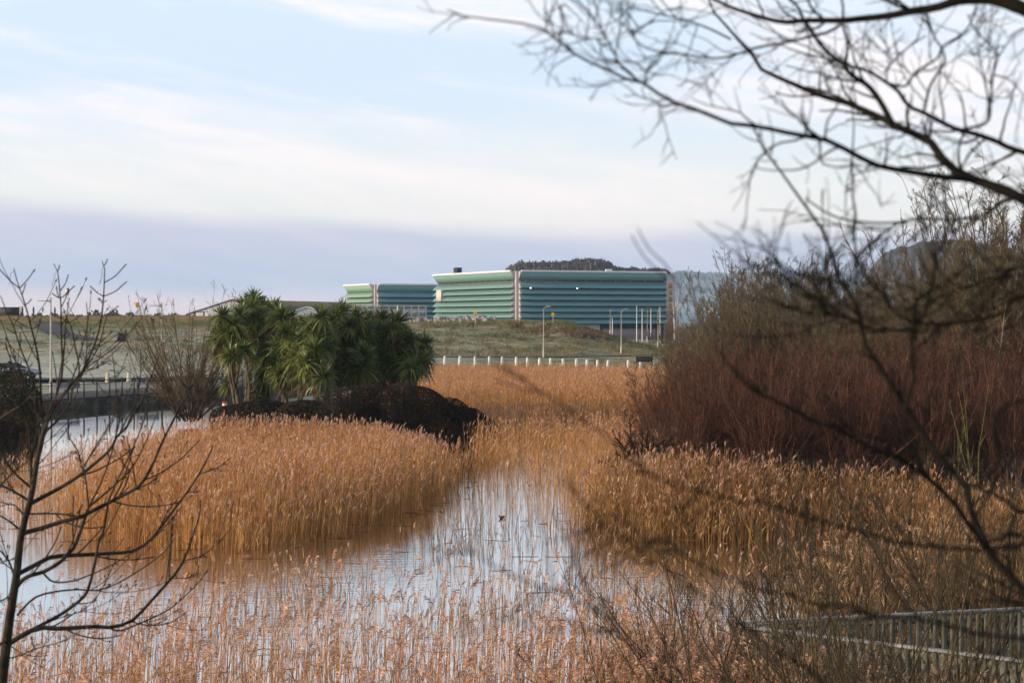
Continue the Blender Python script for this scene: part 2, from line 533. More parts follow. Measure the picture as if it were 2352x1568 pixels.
def water_mat():
    m = bpy.data.materials.new('lake_water'); m.use_nodes = True
    t = m.node_tree; t.nodes.clear(); g = NB(t)
    pos = g.n('ShaderNodeTexCoord').outputs['Object']
    a = g.noise(g.n('ShaderNodeMapping', {0: pos, 3: (1.3, 4.2, 1)}).outputs[0], 1.0, 3, .55)
    c = g.noise(g.n('ShaderNodeMapping', {0: pos, 3: (5, 9, 1)}).outputs[0], 1.0, 2, .5)
    patch = g.ss(g.noise(pos, .09, 2, .5), .38, .62)
    sx = g.n('ShaderNodeSeparateXYZ', {0: pos})
    near = g.ss(sx.outputs[1], 75, 48)
    far = g.ss(sx.outputs[1], 130, 80)
    amp = g.m('ADD', .06, g.m('ADD', g.m('MULTIPLY', near, .36), g.m('MULTIPLY', g.m('MULTIPLY', patch, far), .35)))
    hh = g.m('MULTIPLY', g.m('ADD', a, g.m('MULTIPLY', c, .35)), amp)
    bn = g.n('ShaderNodeBump', {'Strength': 1.0, 'Distance': .011, 'Height': hh})
    fc = g.n('ShaderNodeLayerWeight', {0: .5, 1: bn.outputs[0]}).outputs['Facing']
    fr = g.m('ADD', .04, g.m('MULTIPLY', g.m('POWER', fc, 1.9), .96))
    df = g.n('ShaderNodeBsdfDiffuse', {0: (.030, .032, .026, 1)})
    gl = g.n('ShaderNodeBsdfGlossy', {0: (.97, .97, .97, 1), 1: .03, 'Normal': bn.outputs[0]})
    p = g.n('ShaderNodeMixShader', {0: fr, 1: df.outputs[0], 2: gl.outputs[0]})
    t.links.new(p.outputs[0], g.n('ShaderNodeOutputMaterial').inputs[0])
    return m


obj('water', make_mesh('water', [([(-78, 14, 0), (22, 14, 0), (22, 214, 0), (-78, 214, 0)], [[0, 1, 2, 3]], 0)], False), water_mat(), kind='structure')


# ------------------------------------------------------------------ hills
def hill(name, prof, d, depth, m, rough, seed, nx=160, ny=60):
    rng = np.random.default_rng(seed)
    prof = np.array(prof, float)
    px = np.linspace(prof[0, 0], prof[-1, 0], nx)
    py = np.interp(px, prof[:, 0], prof[:, 1])
    zt = np.array([at(a, c, d)[2] for a, c in zip(px, py)])
    xt = np.array([at(a, 735, d)[0] for a in px])
    v = np.linspace(0, 1, ny)
    f = np.sin(np.pi * v) ** .8
    ph = rng.uniform(0, 6, 8)
    Xg = np.repeat(xt[None], ny, 0); Yg = d + depth * (v[:, None] - .5) + np.zeros_like(Xg); Xg = Xg * Yg / d
    w = (xt.max() - xt.min())
    nn = sum(np.sin(Xg / w * (22 + 19 * q) + ph[q]) * np.cos(Yg / w * (15 + 23 * q) + ph[-q] + Xg / w * 9) / (1 + .5 * q) for q in range(6))
    jit = rng.normal(size=Xg.shape)
    Zg = 0 + (zt[None]) * f[:, None] * (1 + 0 * Xg) + (nn * rough + jit * rough * .8) * f[:, None] ** .5
    Zg[0] = Zg[-1] = -1
    i_ = (np.arange(ny - 1)[:, None] * nx + np.arange(nx - 1)[None]).ravel()
    F = np.stack([i_, i_ + 1, i_ + nx + 1, i_ + nx], 1)
    return obj(name, make_mesh(name, [(np.stack([Xg, Yg, Zg], -1).reshape(-1, 3), F, 0)]), m, kind='structure')


M['wood'] = mat('winter_wood', (.075, .066, .056), (.125, .108, .086), .06, .95, bump=1.2, bscale=.35)
M['crag'] = mat('crag_slope', (.05, .05, .055), (.10, .095, .095), .02, .95, bump=3, bscale=.05)
M['farhill'] = mat('hazy_far_moor', (.10, .21, .30), (.34, .43, .49), .006, .95, stretch=(1, 1, 6))  # blue and pale bands of distance haze put into the hill colour
hill('hill', [(1110, 735), (1140, 660), (1165, 617), (1190, 606), (1260, 604), (1300, 602), (1330, 599), (1362, 597), (1385, 600), (1400, 606), (1412, 615), (1440, 619),
              (1500, 620), (1528, 621), (1540, 630), (1548, 660), (1553, 735)], 1050, 340, M['wood'], .7, 3, 260)
hill('hill', [(1900, 735), (1950, 690), (1990, 640), (2012, 606), (2034, 584), (2062, 572), (2095, 569), (2112, 559), (2150, 557), (2180, 553), (2215, 558), (2250, 560),
              (2330, 580), (2440, 620), (2560, 735)], 2300, 700, M['crag'], 1.6, 4, 240)
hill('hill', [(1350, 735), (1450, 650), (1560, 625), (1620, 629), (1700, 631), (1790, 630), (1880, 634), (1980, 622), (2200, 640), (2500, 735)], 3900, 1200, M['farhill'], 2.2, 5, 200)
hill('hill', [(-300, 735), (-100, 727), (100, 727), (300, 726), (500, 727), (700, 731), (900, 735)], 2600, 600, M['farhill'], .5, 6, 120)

# ------------------------------------------------------------------ the two louvred office buildings
PHI = R(24)
M['louvG'] = mat('sunlit_teal_panel', (.135, .265, .240), (.15, .28, .255), .5, .45, spec=.4)  # greener cast of the sunlit left face put into the panel colour
M['louvB'] = mat('skylit_teal_panel', (.14, .315, .345), (.155, .33, .36), .5, .45, spec=.4)  # same cladding: blue skylight on the shaded right face put into the colour
M['louvL'] = mat('pale_green_panel', (.205, .335, .25), (.22, .35, .265), .5, .45, spec=.4)
M['coping'] = mat('white_metal_coping', (.80, .80, .80), None, rough=.35)
M['plate'] = mat('grey_end_plate', (.43, .41, .42), (.47, .45, .45), .4, .6)
M['soffit'] = mat('dark_cladding', (.016, .019, .023), (.028, .031, .035), .8, .6)
M['pinkconc'] = mat('sandy_render', (.42, .34, .29), (.5, .42, .36), .6, .8)
M['servbox'] = mat('pale_service_panel', (.60, .56, .48), None, rough=.6)
M['orange'] = mat('orange_glazing', (.55, .24, .03), (.38, .17, .05), 1.2, .4)
M['rust'] = mat('rust_red_cladding', (.42, .11, .045), (.28, .08, .04), 1.6, .6)
M['mem'] = mat('roof_membrane', (.35, .35, .36), None, rough=.8)
M['lampglow'] = bpy.data.materials.new('floodlight_glow'); M['lampglow'].use_nodes = True
_p = M['lampglow'].node_tree.nodes['Principled BSDF']
_p.inputs['Emission Color'].default_value = (1, .82, .5, 1); _p.inputs['Emission Strength'].default_value = 3.0


def prism(o, al, ou, a0, a1, prof, m=0):
    """profile (out, z) swept along direction al from a0 to a1; o origin, ou outward direction"""
    n = len(prof)
    V = []
    for a in (a0, a1):
        for q, z in prof:
            V.append((o[0] + al[0] * a + ou[0] * q, o[1] + al[1] * a + ou[1] * q, z))
    out = [(V, [[i, (i + 1) % n, n + (i + 1) % n, n + i] for i in range(n)], m)]
    out.append((V, [list(range(n))[::-1], [n + i for i in range(n)]], m))
    return out


def office(name, label, C, LR, LL, zt, nR, nL, gap, mg, mb, zb=1.2, p=1.5):
    root = thing(name, label, 'office building', (C[0], C[1], zb))
    o = np.array([0., 0.]); zt = zt - zb
    u = np.array([math.cos(PHI), math.sin(PHI)]); v = np.array([-math.sin(PHI), math.cos(PHI)])
    hp, hl = 2.0, 1.49
    z1 = zt - hp - gap          # top of the first louvre

    def part(nm, ps, m, parent=root, **kw):
        return obj(nm, make_mesh(nm, ps, False), m, parent, **kw)
    # core walls
    t = .3
    V = [o + u * .15 + v * .15, o + u * LR + v * .15, o + u * LR + v * LL, o + u * .15 + v * LL]
    def ringp(z): return [(*q, z) for q in V]
    zmid = zt - hp * .6
    part('wall', [(ringp(0) + ringp(zmid), [[0, 1, 5, 4], [1, 2, 6, 5], [2, 3, 7, 6], [3, 0, 4, 7]], 0)], M['soffit'])
    V = [o + u * .05 + v * .05, o + u * LR + v * .05, o + u * LR + v * LL, o + u * .05 + v * LL]
    part('roof', [(ringp(zmid + .01) + ringp(zmid + .2), [[4, 5, 6, 7], [3, 2, 1, 0], [0, 1, 5, 4], [1, 2, 6, 5], [2, 3, 7, 6], [3, 0, 4, 7]], 0)], M['mem'])
    for al, ou, a0, a1, n, m in ((u, -v, .82, LR, nR, mb), (v, -u, 1.02, LL, nL, mg)):
        # parapet leaning out, its white coping, louvre bands leaning out at the foot
        part('parapet', prism(o, al, ou, a0, a1, [(.12, zt - hp), (p, zt - .02), (p - .25, zt - .02), (-.1, zt - hp)]), m)
        part('coping', prism(o, al, ou, a0 - .1, a1 + .05, [(p + .08, zt - .10), (p + .08, zt + .38), (p - .5, zt + .38), (p - .5, zt - .10)]), M['coping'])
        for k_ in range(n):
            zz = z1 - k_ * hl
            part('louvre', prism(o, al, ou, a0, a1, [(.16, zz), (p, zz - hl + .06), (p, zz - hl - .04), (p - .16, zz - hl - .04), (0, zz - .16)]), m)
        if gap > .2:
            part('ledge', prism(o, al, ou, a0, a1, [(-.12, z1 + .0), (.14, z1 + .0), (.14, z1 + .05), (-.12, z1 + .05)]), M['pinkconc'])
            ns = int((a1 - a0) / 4.2)
            for q in range(ns):
                a = a0 + 1.5 + q * 4.2
                part('strut', prism(o, al, ou, a, a + .14, [(.05, z1 + .12), (.14, z1 + .12), (.14, zt - hp), (.05, zt - hp)]), M['galv'])
    # saw-toothed end plates at the corner

    def saw(n):
        pr = [(-.35, zt + .1), (p - .05, zt + .1), (.2, zt - hp - gap * .4), (.2, z1)]
        for k_ in range(n):
            zz = z1 - k_ * hl
            pr += [(p + .04, zz - hl - .05), (.2, zz - hl - .05)]
        return pr + [(.2, 0), (-.35, 0)]
    def plate(al, ou, a0, a1, n):
        pr = saw(n)
        ps = []
        # split the concave outline into convex pieces: a spine and one tooth per band
        ps += prism(o, al, ou, a0, a1, [(-.35, 0), (.2, 0), (.2, zt + .1), (-.35, zt + .1)])
        ps += prism(o, al, ou, a0, a1, [(.2, zt - hp - .1), (p - .02, zt - .04), (p - .02, zt + .1), (.2, zt + .1)])
        for k_ in range(n):
            zz = z1 - k_ * hl
            ps += prism(o, al, ou, a0, a1, [(.2, zz - hl - .05), (p + .03, zz - hl - .05), (.2, zz + .03)])
        return ps
    part('end_plate', plate(v, -u, .62, 1.0, nL), M['plate'])
    part('end_plate', plate(u, -v, .42, .80, nR), M['plate'])
    part('corner_pier', prism(o, u, -v, -.2, .41, [(-.61, 0), (.12, 0), (.12, zt + .12), (-.61, zt + .12)]), M['plate'])
    part('end_plate', plate(u, -v, LR + .01, LR + .35, nR), M['plate'])
    return root, o, u, v, zt, z1, hl, p


CB = at(1187, 735, 500)
ob, o_, u_, v_, zt_, z1_, hl_, p_ = office('office_building', 'long teal louvred office block with white roof edge, the larger and nearer of the two', CB[:2], 41.5, 53, 18.7, 7, 7, .5, M['louvG'], M['louvB'])
def bpart(nm, ps, m, **kw): return obj(nm, make_mesh(nm, ps, False), m, ob, **kw)
bpart('service_box', prism(o_, v_, -u_, 46.2, 49.6, [(-.1, z1_ - hl_ * 3.02), (p_ + .25, z1_ - hl_ * 3.02), (p_ + .25, z1_ - hl_ * .98), (-.1, z1_ - hl_ * .98)]), M['servbox'])
bpart('rooftop_unit', prism(o_, v_, -u_, 41, 43.5, [(-2.2, zt_ - 1), (-.8, zt_ - 1), (-.8, zt_ + 2.0), (-2.2, zt_ + 2.0)]), M['black'])
for a in (2.9, 15.8):
    q = o_ + u_ * a - v_ * (p_ + .25)
    fl = obj('floodlight', make_mesh('floodlight', box_mesh([(q[0], q[1], z1_ - hl_ - .1, .42, .34, .42, PHI)]), False), M['black'], ob)
    q = q - v_ * .2
    obj('lamp', make_mesh('lamp', box_mesh([(q[0], q[1], z1_ - hl_ - .1, .30, .05, .30, PHI)]), False), M['lampglow'], fl)
a = 24.5
bpart('roof_vent', prism(o_, u_, -v_, a, a + 1.7, [(.2, zt_ + .2), (.9, zt_ + .2), (.7, zt_ + .85), (.3, zt_ + .7)]), M['coping'])
# ground storey and the glazed stair bay at the right end
gs = [(*(o_ + u_ * 24 - v_ * .2), 0)]
bpart('ground_floor', prism(o_, u_, -v_, 23, 41.2, [(.16, 0), (.24, 0), (.24, z1_ - 7 * hl_ - .2), (.16, z1_ - 7 * hl_ - .2)]), M['soffit'])
bpart('ground_floor_panel', prism(o_, u_, -v_, 17, 23, [(.16, 0), (.30, 0), (.30, z1_ - 7 * hl_ - .2), (.16, z1_ - 7 * hl_ - .2)]), M['pinkconc'])
bpart('stair_bay', prism(o_, u_, -v_, 41.9, 44.4, [(-8, 0), (.9, 0), (.9, zt_ - 1.2), (.2, zt_ - .2), (-8, zt_ - .2)]), M['plate'])
for k_ in range(5):
    zz = z1_ - .1 - k_ * 1.75
    bpart('orange_pane', prism(o_, u_, -v_, 42.5 + .1 * (k_ % 2), 43.5, [(.91, zz - 1.25), (.97, zz - 1.25), (.97, zz), (.91, zz)]), M['orange'])
bpart('lower_cladding', prism(o_, u_, -v_, 42.0, 43.7, [(.92, .4), (1.02, .4), (1.02, 5.2), (.92, 5.2)]), M['rust'])

CB2 = at(862, 735, 585)
office('office_building', 'smaller pale green and blue louvred block farther back on the left', CB2[:2], 30, 24, 16.9, 6, 6, .02, M['louvL'], M['louvB'])

# glazed pavilion in front of the smaller block
M['frame'] = mat('pinkish_white_frame', (.62, .53, .49), None, rough=.5)
M['pane'] = bpy.data.materials.new('clear_glass'); M['pane'].use_nodes = True
_t = M['pane'].node_tree; _t.nodes.clear(); _g = NB(_t)
_mx = _g.n('ShaderNodeMixShader', {0: .22, 1: _g.n('ShaderNodeBsdfTransparent', {0: (.80, .84, .86, 1)}).outputs[0], 2: _g.n('ShaderNodeBsdfGlossy', {0: (.9, .9, .9, 1), 1: .05}).outputs[0]})
_t.links.new(_mx.outputs[0], _g.n('ShaderNodeOutputMaterial').inputs[0])
q0 = at(808, 735, 482)[:2]; q1 = at(979, 735, 489)[:2]
pv = thing('glazed_pavilion', 'glazed pavilion with pale frame between the two louvred blocks', 'pavilion', (q0[0], q0[1], 0))
d_ = q1 - q0; Lp = np.linalg.norm(d_); d_ = d_ / Lp; n_ = np.array([d_[1], -d_[0]])
zt2 = at(800, 701, 485)[2]; zb2 = at(800, 730, 485)[2]
O2 = np.array([0., 0.])
def ppart(nm, ps, m): return obj(nm, make_mesh(nm, ps, False), m, pv)
ppart('base', prism(O2, d_, n_, 0, Lp, [(-7, 0), (.0, 0), (.0, zb2), (-7, zb2)]), M['pinkconc'])
ppart('floor', prism(O2, d_, n_, .1, Lp - .1, [(-6.9, zb2 + .01), (-.1, zb2 + .01), (-.1, zb2 + .1), (-6.9, zb2 + .1)]), M['mem'])
ppart('back_wall', prism(O2, d_, n_, .2, Lp - .2, [(-6.9, zb2 + .1), (-6.7, zb2 + .1), (-6.7, zt2 - .7), (-6.9, zt2 - .7)]), M['plate'])
ppart('roof', prism(O2, d_, n_, Lp * .42, Lp, [(-7, zt2 - .3), (-.2, zt2 - .3), (-.2, zt2 - .12), (-7, zt2 - .12)]), M['mem'])
for zz in (zb2, zb2 + .05 + (zt2 - zb2) * .62, zt2 - .25):
    ppart('rail', prism(O2, d_, n_, 0, Lp, [(-.02, zz), (.16, zz), (.16, zz + .22), (-.02, zz + .22)]), M['frame'])
for k_ in range(11):
    a = k_ * (Lp - .2) / 10
    ppart('mullion', prism(O2, d_, n_, a, a + .2, [(.01, zb2), (.18, zb2), (.18, zt2), (.01, zt2)]), M['frame'])
    if k_ < 10:
        a1 = a + (Lp - .2) / 10
        ppart('pane', prism(O2, d_, n_, a + .21, a1 - .01, [(.04, zb2 + .25), (.08, zb2 + .25), (.08, zt2 - .27), (.04, zt2 - .27)]), M['pane'])
rng = np.random.default_rng(5)
for k_ in range(6):
    a = Lp * (.45 + .09 * k_)
    ppart('inner_post', prism(O2, d_, n_, a, a + .16, [(-3.4, zb2 + .1), (-3.2, zb2 + .1), (-3.2, zt2 - .4), (-3.4, zt2 - .4)]), M['frame'])

# warehouse with a gable and a mossy roof, and a small white gable shed
M['barnwhite'] = mat('corrugated_white_wall', (.44, .46, .50), (.52, .54, .57), .5, .7)
M['barnroof'] = mat('mossy_sheet_roof', (.062, .070, .032), (.115, .095, .055), .25, .9)
def barn(name, label, cat, A, B, w, ze, zr, mw, mr, ridge_off=0):
    A = np.array(A[:2]); B = np.array(B[:2])
    rt = thing(name, label, cat, (A[0], A[1], 0))
    d = B - A; L = np.linalg.norm(d); d = d / L; n = np.array([d[1], -d[0]])
    O = np.array([0., 0.])
    obj('wall', make_mesh('wall', prism(O, d, n, 0, L, [(-w, 0), (w, 0), (w, ze), (0, zr), (-w, ze)]), False), mw, rt)
    obj('roof', make_mesh('roof', prism(O, d, n, -.3, L + .3, [(w + .5, ze - .25), (0, zr + .08), (0, zr + .3), (w + .6, ze - .05)]) +
                          prism(O, d, n, -.3, L + .3, [(-w - .5, ze - .25), (-w - .6, ze - .05), (0, zr + .3), (0, zr + .08)]), False), mr, rt)
    obj('door', make_mesh('door', prism(O, d, n, -.05, .02, [(w * .55, 0), (w * .68, 0), (w * .68, ze - .2), (w * .55, ze - .2)]), False), M['soffit'], rt)
    return rt
A_ = at(531, 735, 450); B_ = at(792, 735, 520)
barn('warehouse', 'long warehouse with pale gable end and mossy dark roof on the skyline', 'warehouse', A_, B_, 10.2, 8.1, 10.95, M['barnwhite'], M['barnroof'])
A_ = at(703, 735, 420); B_ = at(712, 735, 436)
barn('shed', 'small white gabled shed in front of the mossy warehouse roof', 'shed', A_, B_, 4.0, 8.2, 9.15, M['barnwhite'], M['barnwhite'])

# palisade fence and dark shrubs below the right end of the offices
M['palis'] = mat('palisade_steel', (.045, .05, .075), (.06, .065, .09), 2, .6)
f0 = at(1385, 735, 440)[:2]; f1 = at(1506, 735, 430)[:2]
fc = thing('palisade_fence', 'dark steel palisade fence in front of the offices at their right end', 'fence', (f0[0], f0[1], 2.2))
d_ = f1 - f0; Lf = np.linalg.norm(d_); d_ = d_ / Lf; ang = math.atan2(d_[1], d_[0])
boxes('pale_panel', [(*(d_ * a), 1.25, .13, .03, 2.5, ang) for a in np.arange(0, Lf, .19)], M['palis'], fc)
boxes('rail', [(*(d_ * Lf / 2 + np.array([0, .06])), zz, Lf, .06, .08, ang) for zz in (.5, 2.0)], M['palis'], fc)

# ------------------------------------------------------------------ promenade, path, wall, railing
WL = np.array([(-37.5, 138.0), (-36, 140), (-31.9, 149.6), (-29.2, 159), (-26, 166), (-22.5, 178), (-18.5, 200)], float)
WP = resample(WL, 60, False)
tg = nrm(np.gradient(WP, axis=0)); nl = np.stack([-tg[:, 1], tg[:, 0]], 1)   # points to the left, away from the water
def strip(name, P0, P1, z, m, **kw):
    n = len(P0)
    V = [(*p, z) for p in P0] + [(*p, z) for p in P1]
    return obj(name, make_mesh(name, [(V, [[i, i + 1, n + i + 1, n + i] for i in range(n - 1)], 0)], False), m, **kw)
rng = np.random.default_rng(11)
ps = []
n = len(WP); zz0 = [-.9, .1, .45, .70, .74, .74]; off = [-.25, -.22, -.18, -.12, -.08, .5]
V = []
for i in range(n):
    for z, q in zip(zz0, off):
        j = rng.normal(size=2) * (.07 if z < .6 else .015)
        V.append((*(WP[i] + nl[i] * (q + j[0])), z + j[1] * .5))
kk = len(zz0)
F = [[i * kk + j, (i + 1) * kk + j, (i + 1) * kk + j + 1, i * kk + j + 1] for i in range(n - 1) for j in range(kk - 1)]
obj('lake_wall', make_mesh('lake_wall', [(V, F, 0)], False), M['wallstone'], label='low dark stone wall holding the far left edge of the lake', cat='wall')
strip('promenade', WP + nl * .45, WP + nl * 7.0, .80, M['pave'], kind='structure')
# road with a dark edge bank
strip('road', np.array([(-75, 186.5), (-48, 184), (-30, 188), (-12, 200)]), np.array([(-75, 181.0), (-47, 178.5), (-28, 183), (-9, 196)]), 1.27, M['asphalt'], kind='structure')

# path that climbs to the ridge: follow the ground under the traced outline
lft = [(72, 739.5), (80, 748), (90, 757), (104, 763), (124, 768.5), (150, 775.5), (176, 780.5), (222, 782.5)]
rgt = [(131, 741), (133, 746), (139, 751), (147, 757), (158, 763), (176, 770), (200, 775.5), (224, 779.5)]
Lp_ = resample([hit(*q) for q in lft], 40, False); Rp_ = resample([hit(*q) for q in rgt], 40, False)
V = []
for q in np.linspace(0, 1, 6):
    Pq = Lp_ * (1 - q) + Rp_ * q
    Pq[:, 2] = H(Pq[:, 0], Pq[:, 1]) + .12
    V.append(Pq)
V = np.concatenate(V)
F = [[q * 40 + i, q * 40 + i + 1, (q + 1) * 40 + i + 1, (q + 1) * 40 + i] for q in range(5) for i in range(39)]
obj('path', make_mesh('path', [(V, F, 0)]), M['asphalt'], kind='structure')
# the thin path along the foot of the right-hand mound
pp = np.array([(-13, 251.5), (-4, 251), (5, 251.5), (12, 253.5), (17, 258), (20, 266)], float)
pp = resample(pp, 30); tg2 = nrm(np.gradient(pp, axis=0)); nn2 = np.stack([-tg2[:, 1], tg2[:, 0]], 1)
V = []
for q in (-1.1, 0, 1.1):
    Pq = pp + nn2 * q
    V.append(np.column_stack([Pq, H(Pq[:, 0], Pq[:, 1]) + .10]))
obj('path', make_mesh('path', [(np.concatenate(V), [[q * 30 + i, q * 30 + i + 1, (q + 1) * 30 + i + 1, (q + 1) * 30 + i] for q in range(2) for i in range(29)], 0)]), M['pathgrey'], kind='structure')

# railing on the wall
M['railblk'] = mat('dark_railing_paint', (.028, .036, .042), (.035, .042, .05), 4, .45)
RLs = np.r_[0, np.cumsum(np.linalg.norm(np.diff(WP, axis=0), axis=1))]
def onwall(s, q=.25): return np.array([np.interp(s, RLs, WP[:, 0] + nl[:, 0] * q), np.interp(s, RLs, WP[:, 1] + nl[:, 1] * q)])
s0, s1 = 5.0, 46.0
rl = thing('railing', 'black metal railing of thin bars along the stone lake wall', 'railing', (*onwall(s0), .74))
org = onwall(s0)
zz = .0
posts = np.arange(s0, s1, 2.05)
for s in posts:
    q = onwall(s) - org
    boxes('post', [(q[0], q[1], .70, .10, .10, 1.40), (q[0], q[1], 1.41, .13, .13, .04)], M['railblk'], rl)
for zt0, w in ((1.28, .07), (.16, .05), (1.08, .045)):
    ln = np.array([[*(onwall(s) - org), zt0] for s in np.arange(s0, s1, 1.0)])[None]
    V, F = tubes(ln, np.full(ln.shape[:2], w / 2), 6, rng)
    obj('rail', make_mesh('rail', [(V, F, 0)]), M['railblk'], rl)
for i in range(len(posts) - 1):
    bp = []
    for s in np.arange(posts[i] + .15, posts[i + 1] - .1, .14):
        q = onwall(s) - org
        bp.append((q[0], q[1], .62, .025, .025, .92))
    boxes('bar_panel', bp, M['railblk'], rl)

# benches facing the water
def bench(label, x, y, z, rz, m, w=1.7):
    t = thing('bench', label, 'bench', (x, y, z), rz)
    boxes('seat', [(0, -.16 + .11 * k_, .44, w, .09, .035) for k_ in range(4)], m, t)
    boxes('backrest', [(0, .30 + .03 * k_, .58 + .13 * k_, w, .03, .10) for k_ in range(3)], m, t)
    for s in (-1, 1):
        boxes('leg', [(s * w * .42, -.14, .21, .07, .07, .42), (s * w * .42, .27, .42, .07, .07, .84), (s * w * .42, .06, .40, .06, .44, .05)], M['railblk'], t)
    return t
for (px, lab) in ((155, 'blue bench behind the railing, the left one of the pair by the lake'), (341, 'blue bench behind the railing, nearest the bare willow')):
    p = gnd(px, 906 if px < 200 else 897, .80)
    bench(lab, p[0] - .3, p[1] + 1.2, .80, R(200 if px < 200 else 196), M['bluepaint'], 1.9)

# ------------------------------------------------------------------ white marker posts
def marker_mesh():
    prof = []
    V = []; F = []
    zs_ = [0, .08, .9, .97, 1.03]; ws = [.30, .30, .21, .17, .06]
    for z, w in zip(zs_, ws):
        for k_ in range(8):
            a = (k_ + .5) * math.pi / 4
            c = max(abs(math.cos(a)), abs(math.sin(a)))
            r_ = w / 2 / c * (1 if k_ % 1 == 0 else 1)
            V.append((r_ * math.cos(a), r_ * math.sin(a), z))
    for q in range(4):
        for k_ in range(8):
            F.append([q * 8 + k_, q * 8 + (k_ + 1) % 8, q * 8 + 8 + (k_ + 1) % 8, q * 8 + 8 + k_])
    return make_mesh('marker_post', [(V, F, 0), (V, [[32 + k_ for k_ in range(8)]], 0)], False)
mk = marker_mesh()
c1x = lambda x: (1200 + x / 1.68) / 1.6327
c1y = lambda y: (950 + y / 1.68) / 1.6327
mkd = [(786, 643, 690), (878, 645, 695), (977, 646, 695), (1068, 647, 697), (1149, 648, 700), (1238, 651, 705), (1308, 653, 706), (1382, 656, 708), (1453, 657, 710),
       (1534, 661, 713), (1617, 662, 715), (1682, 666, 717), (1749, 669, 718), (1813, 671, 721), (1941, 670, 719), (2020, 680, 722), (2106, 675, 720)]
for i, (x, ya, yb) in enumerate(mkd):
    d = 226 - i * .8
    p = at(c1x(x), c1y(ya), d)
    z = h1(p[0], p[1]) - .03
    o = obj('marker_post', mk, M['white'], label='white painted marker post, %s from the left in the row behind the far reeds' % ORD[i], cat='post', group='white marker posts in a row', loc=(p[0], p[1], z))
    o.scale = (1.25, 1.25, (p[2] - z) / 1.03)
    o.rotation_euler = (rng.normal() * .03, rng.normal() * .035, R(8) + rng.normal() * .1)
mk2 = mk.copy(); mk2.materials.clear()
for px, ya, yb, lab in ((136, 855, 873, 'weathered stone marker post by the lamp column, leftmost by the promenade'), (247.5, 854.5, 881, 'weathered stone marker post on the grass, middle one behind the railing'),
                        (296, 853.5, 883, 'weathered stone marker post at the promenade edge, rightmost and nearest behind the railing')):
    d = 181 if px > 200 else 193
    p = at(px, ya, d)
    z = h1(p[0], p[1]) - .03
    o = obj('marker_post', mk2, M['stone'], label=lab, cat='post', group='stone marker posts by the promenade', loc=(p[0], p[1], z))
    o.scale = (1.5, 1.5, (p[2] - z) / 1.03)
    o.rotation_euler = (0, 0, R(6))

# ------------------------------------------------------------------ lamp columns and flagpoles
def lamp(label, px, ytop, d, arm, style, m, group, r=.055):
    p = at(px, ytop, d)
    z = h1(p[0], p[1]) - .05
    h = p[2] - z
    t = thing('street_lamp', label, 'street lamp', (p[0], p[1], z), 0, group)
    obj('column', make_mesh('column', [lathe([(r * 2.0, 0), (r * 2.0, 1.0), (r * 1.25, 1.08), (r * .8, h - .1), (.0, h - .08)], 12)]), m, t)
    if style == 'flat':
        sgn = -1 if arm < 0 else 1
        hd = boxes('lamp_head', [(sgn * .52, 0, h - .06, 1.05, .26, .07), (sgn * .1, 0, h - .10, .35, .1, .10), (0, 0, h + .10, .13, .13, .22)], M['galv'], t, bev=.015)
    else:
        P = np.array([(0, 0, h - .3), (.02, 0, h - .05), (.2 * arm, 0, h + .12), (.5 * arm, 0, h + .22)])[None]
        V, F = tubes(P, np.full((1, 4), r * .8), 8, rng)
        obj('arm', make_mesh('arm', [(V, F, 0)]), m, t)
        boxes('lamp_head', [(.62 * arm, 0, h + .24, .55, .22, .14)], M['galv'], t, bev=.03)
    return t
lamp('tall pale lamp column left of the railing, its flat head pointing left', 116.5, 689, 160, -1, 'flat', M['paleconc'], 'lamp columns by the lake', .075)
l2 = lamp('tall lamp column carrying a small grey box, beside the bare willow', 371, 700, 170, -1, 'flat', M['paleconc'], 'lamp columns by the lake', .07)
boxes('cable_box', [(.28, 0, 4.0, .3, .2, .35), (0, -.1, 3.8, .25, .2, .4)], M['galv'], l2)
lamp('slim lamp column standing in front of the mound below the corner of the offices', 1248.5, 708, 250, 1, 'bent', M['galv'], 'slim lamp columns before the offices')
lamp('slim lamp column at the foot of the mound, left of the flagpoles', 1427, 714, 262, 1, 'bent', M['galv'], 'slim lamp columns before the offices')
lamp('slim lamp column half hidden behind the mound', 1401.5, 716, 340, .2, 'bent', M['galv'], 'slim lamp columns before the offices')
lamp('slim lamp column standing between the flagpoles, the left one of two', 1486.5, 718, 385, .6, 'bent', M['galv'], 'slim lamp columns before the offices')
lamp('slim lamp column standing between the flagpoles, the right one of two', 1511.5, 714, 300, .6, 'bent', M['galv'], 'slim lamp columns before the offices')
for i, (px, yt) in enumerate(((1462.5, 703), (1475, 710), (1495, 709), (1516, 706), (1406.5, 730))):
    p = at(px, yt, 395); z = h1(p[0], p[1]); h = p[2] - z
    t = thing('flagpole', ['tallest bare white flagpole, leftmost in front of the offices', 'bare white flagpole, second from the left of the row', 'bare white flagpole between the two slim lamps',
                           'bare white flagpole, rightmost of the row before the offices', 'short pale pole behind the mound beside a half hidden lamp'][i], 'flagpole' if i < 4 else 'pole', (p[0], p[1], z), 0, 'flagpoles before the offices')
    obj('pole', make_mesh('pole', [lathe([(.10, 0), (.10, .3), (.075, h * .6), (.05, h), (0, h)], 10)]), M['white'], t)
    obj('finial', make_mesh('finial', [lathe([(0, h - .02), (.1, h + .05), (.1, h + .12), (0, h + .18)], 10)]), M['galv'], t)

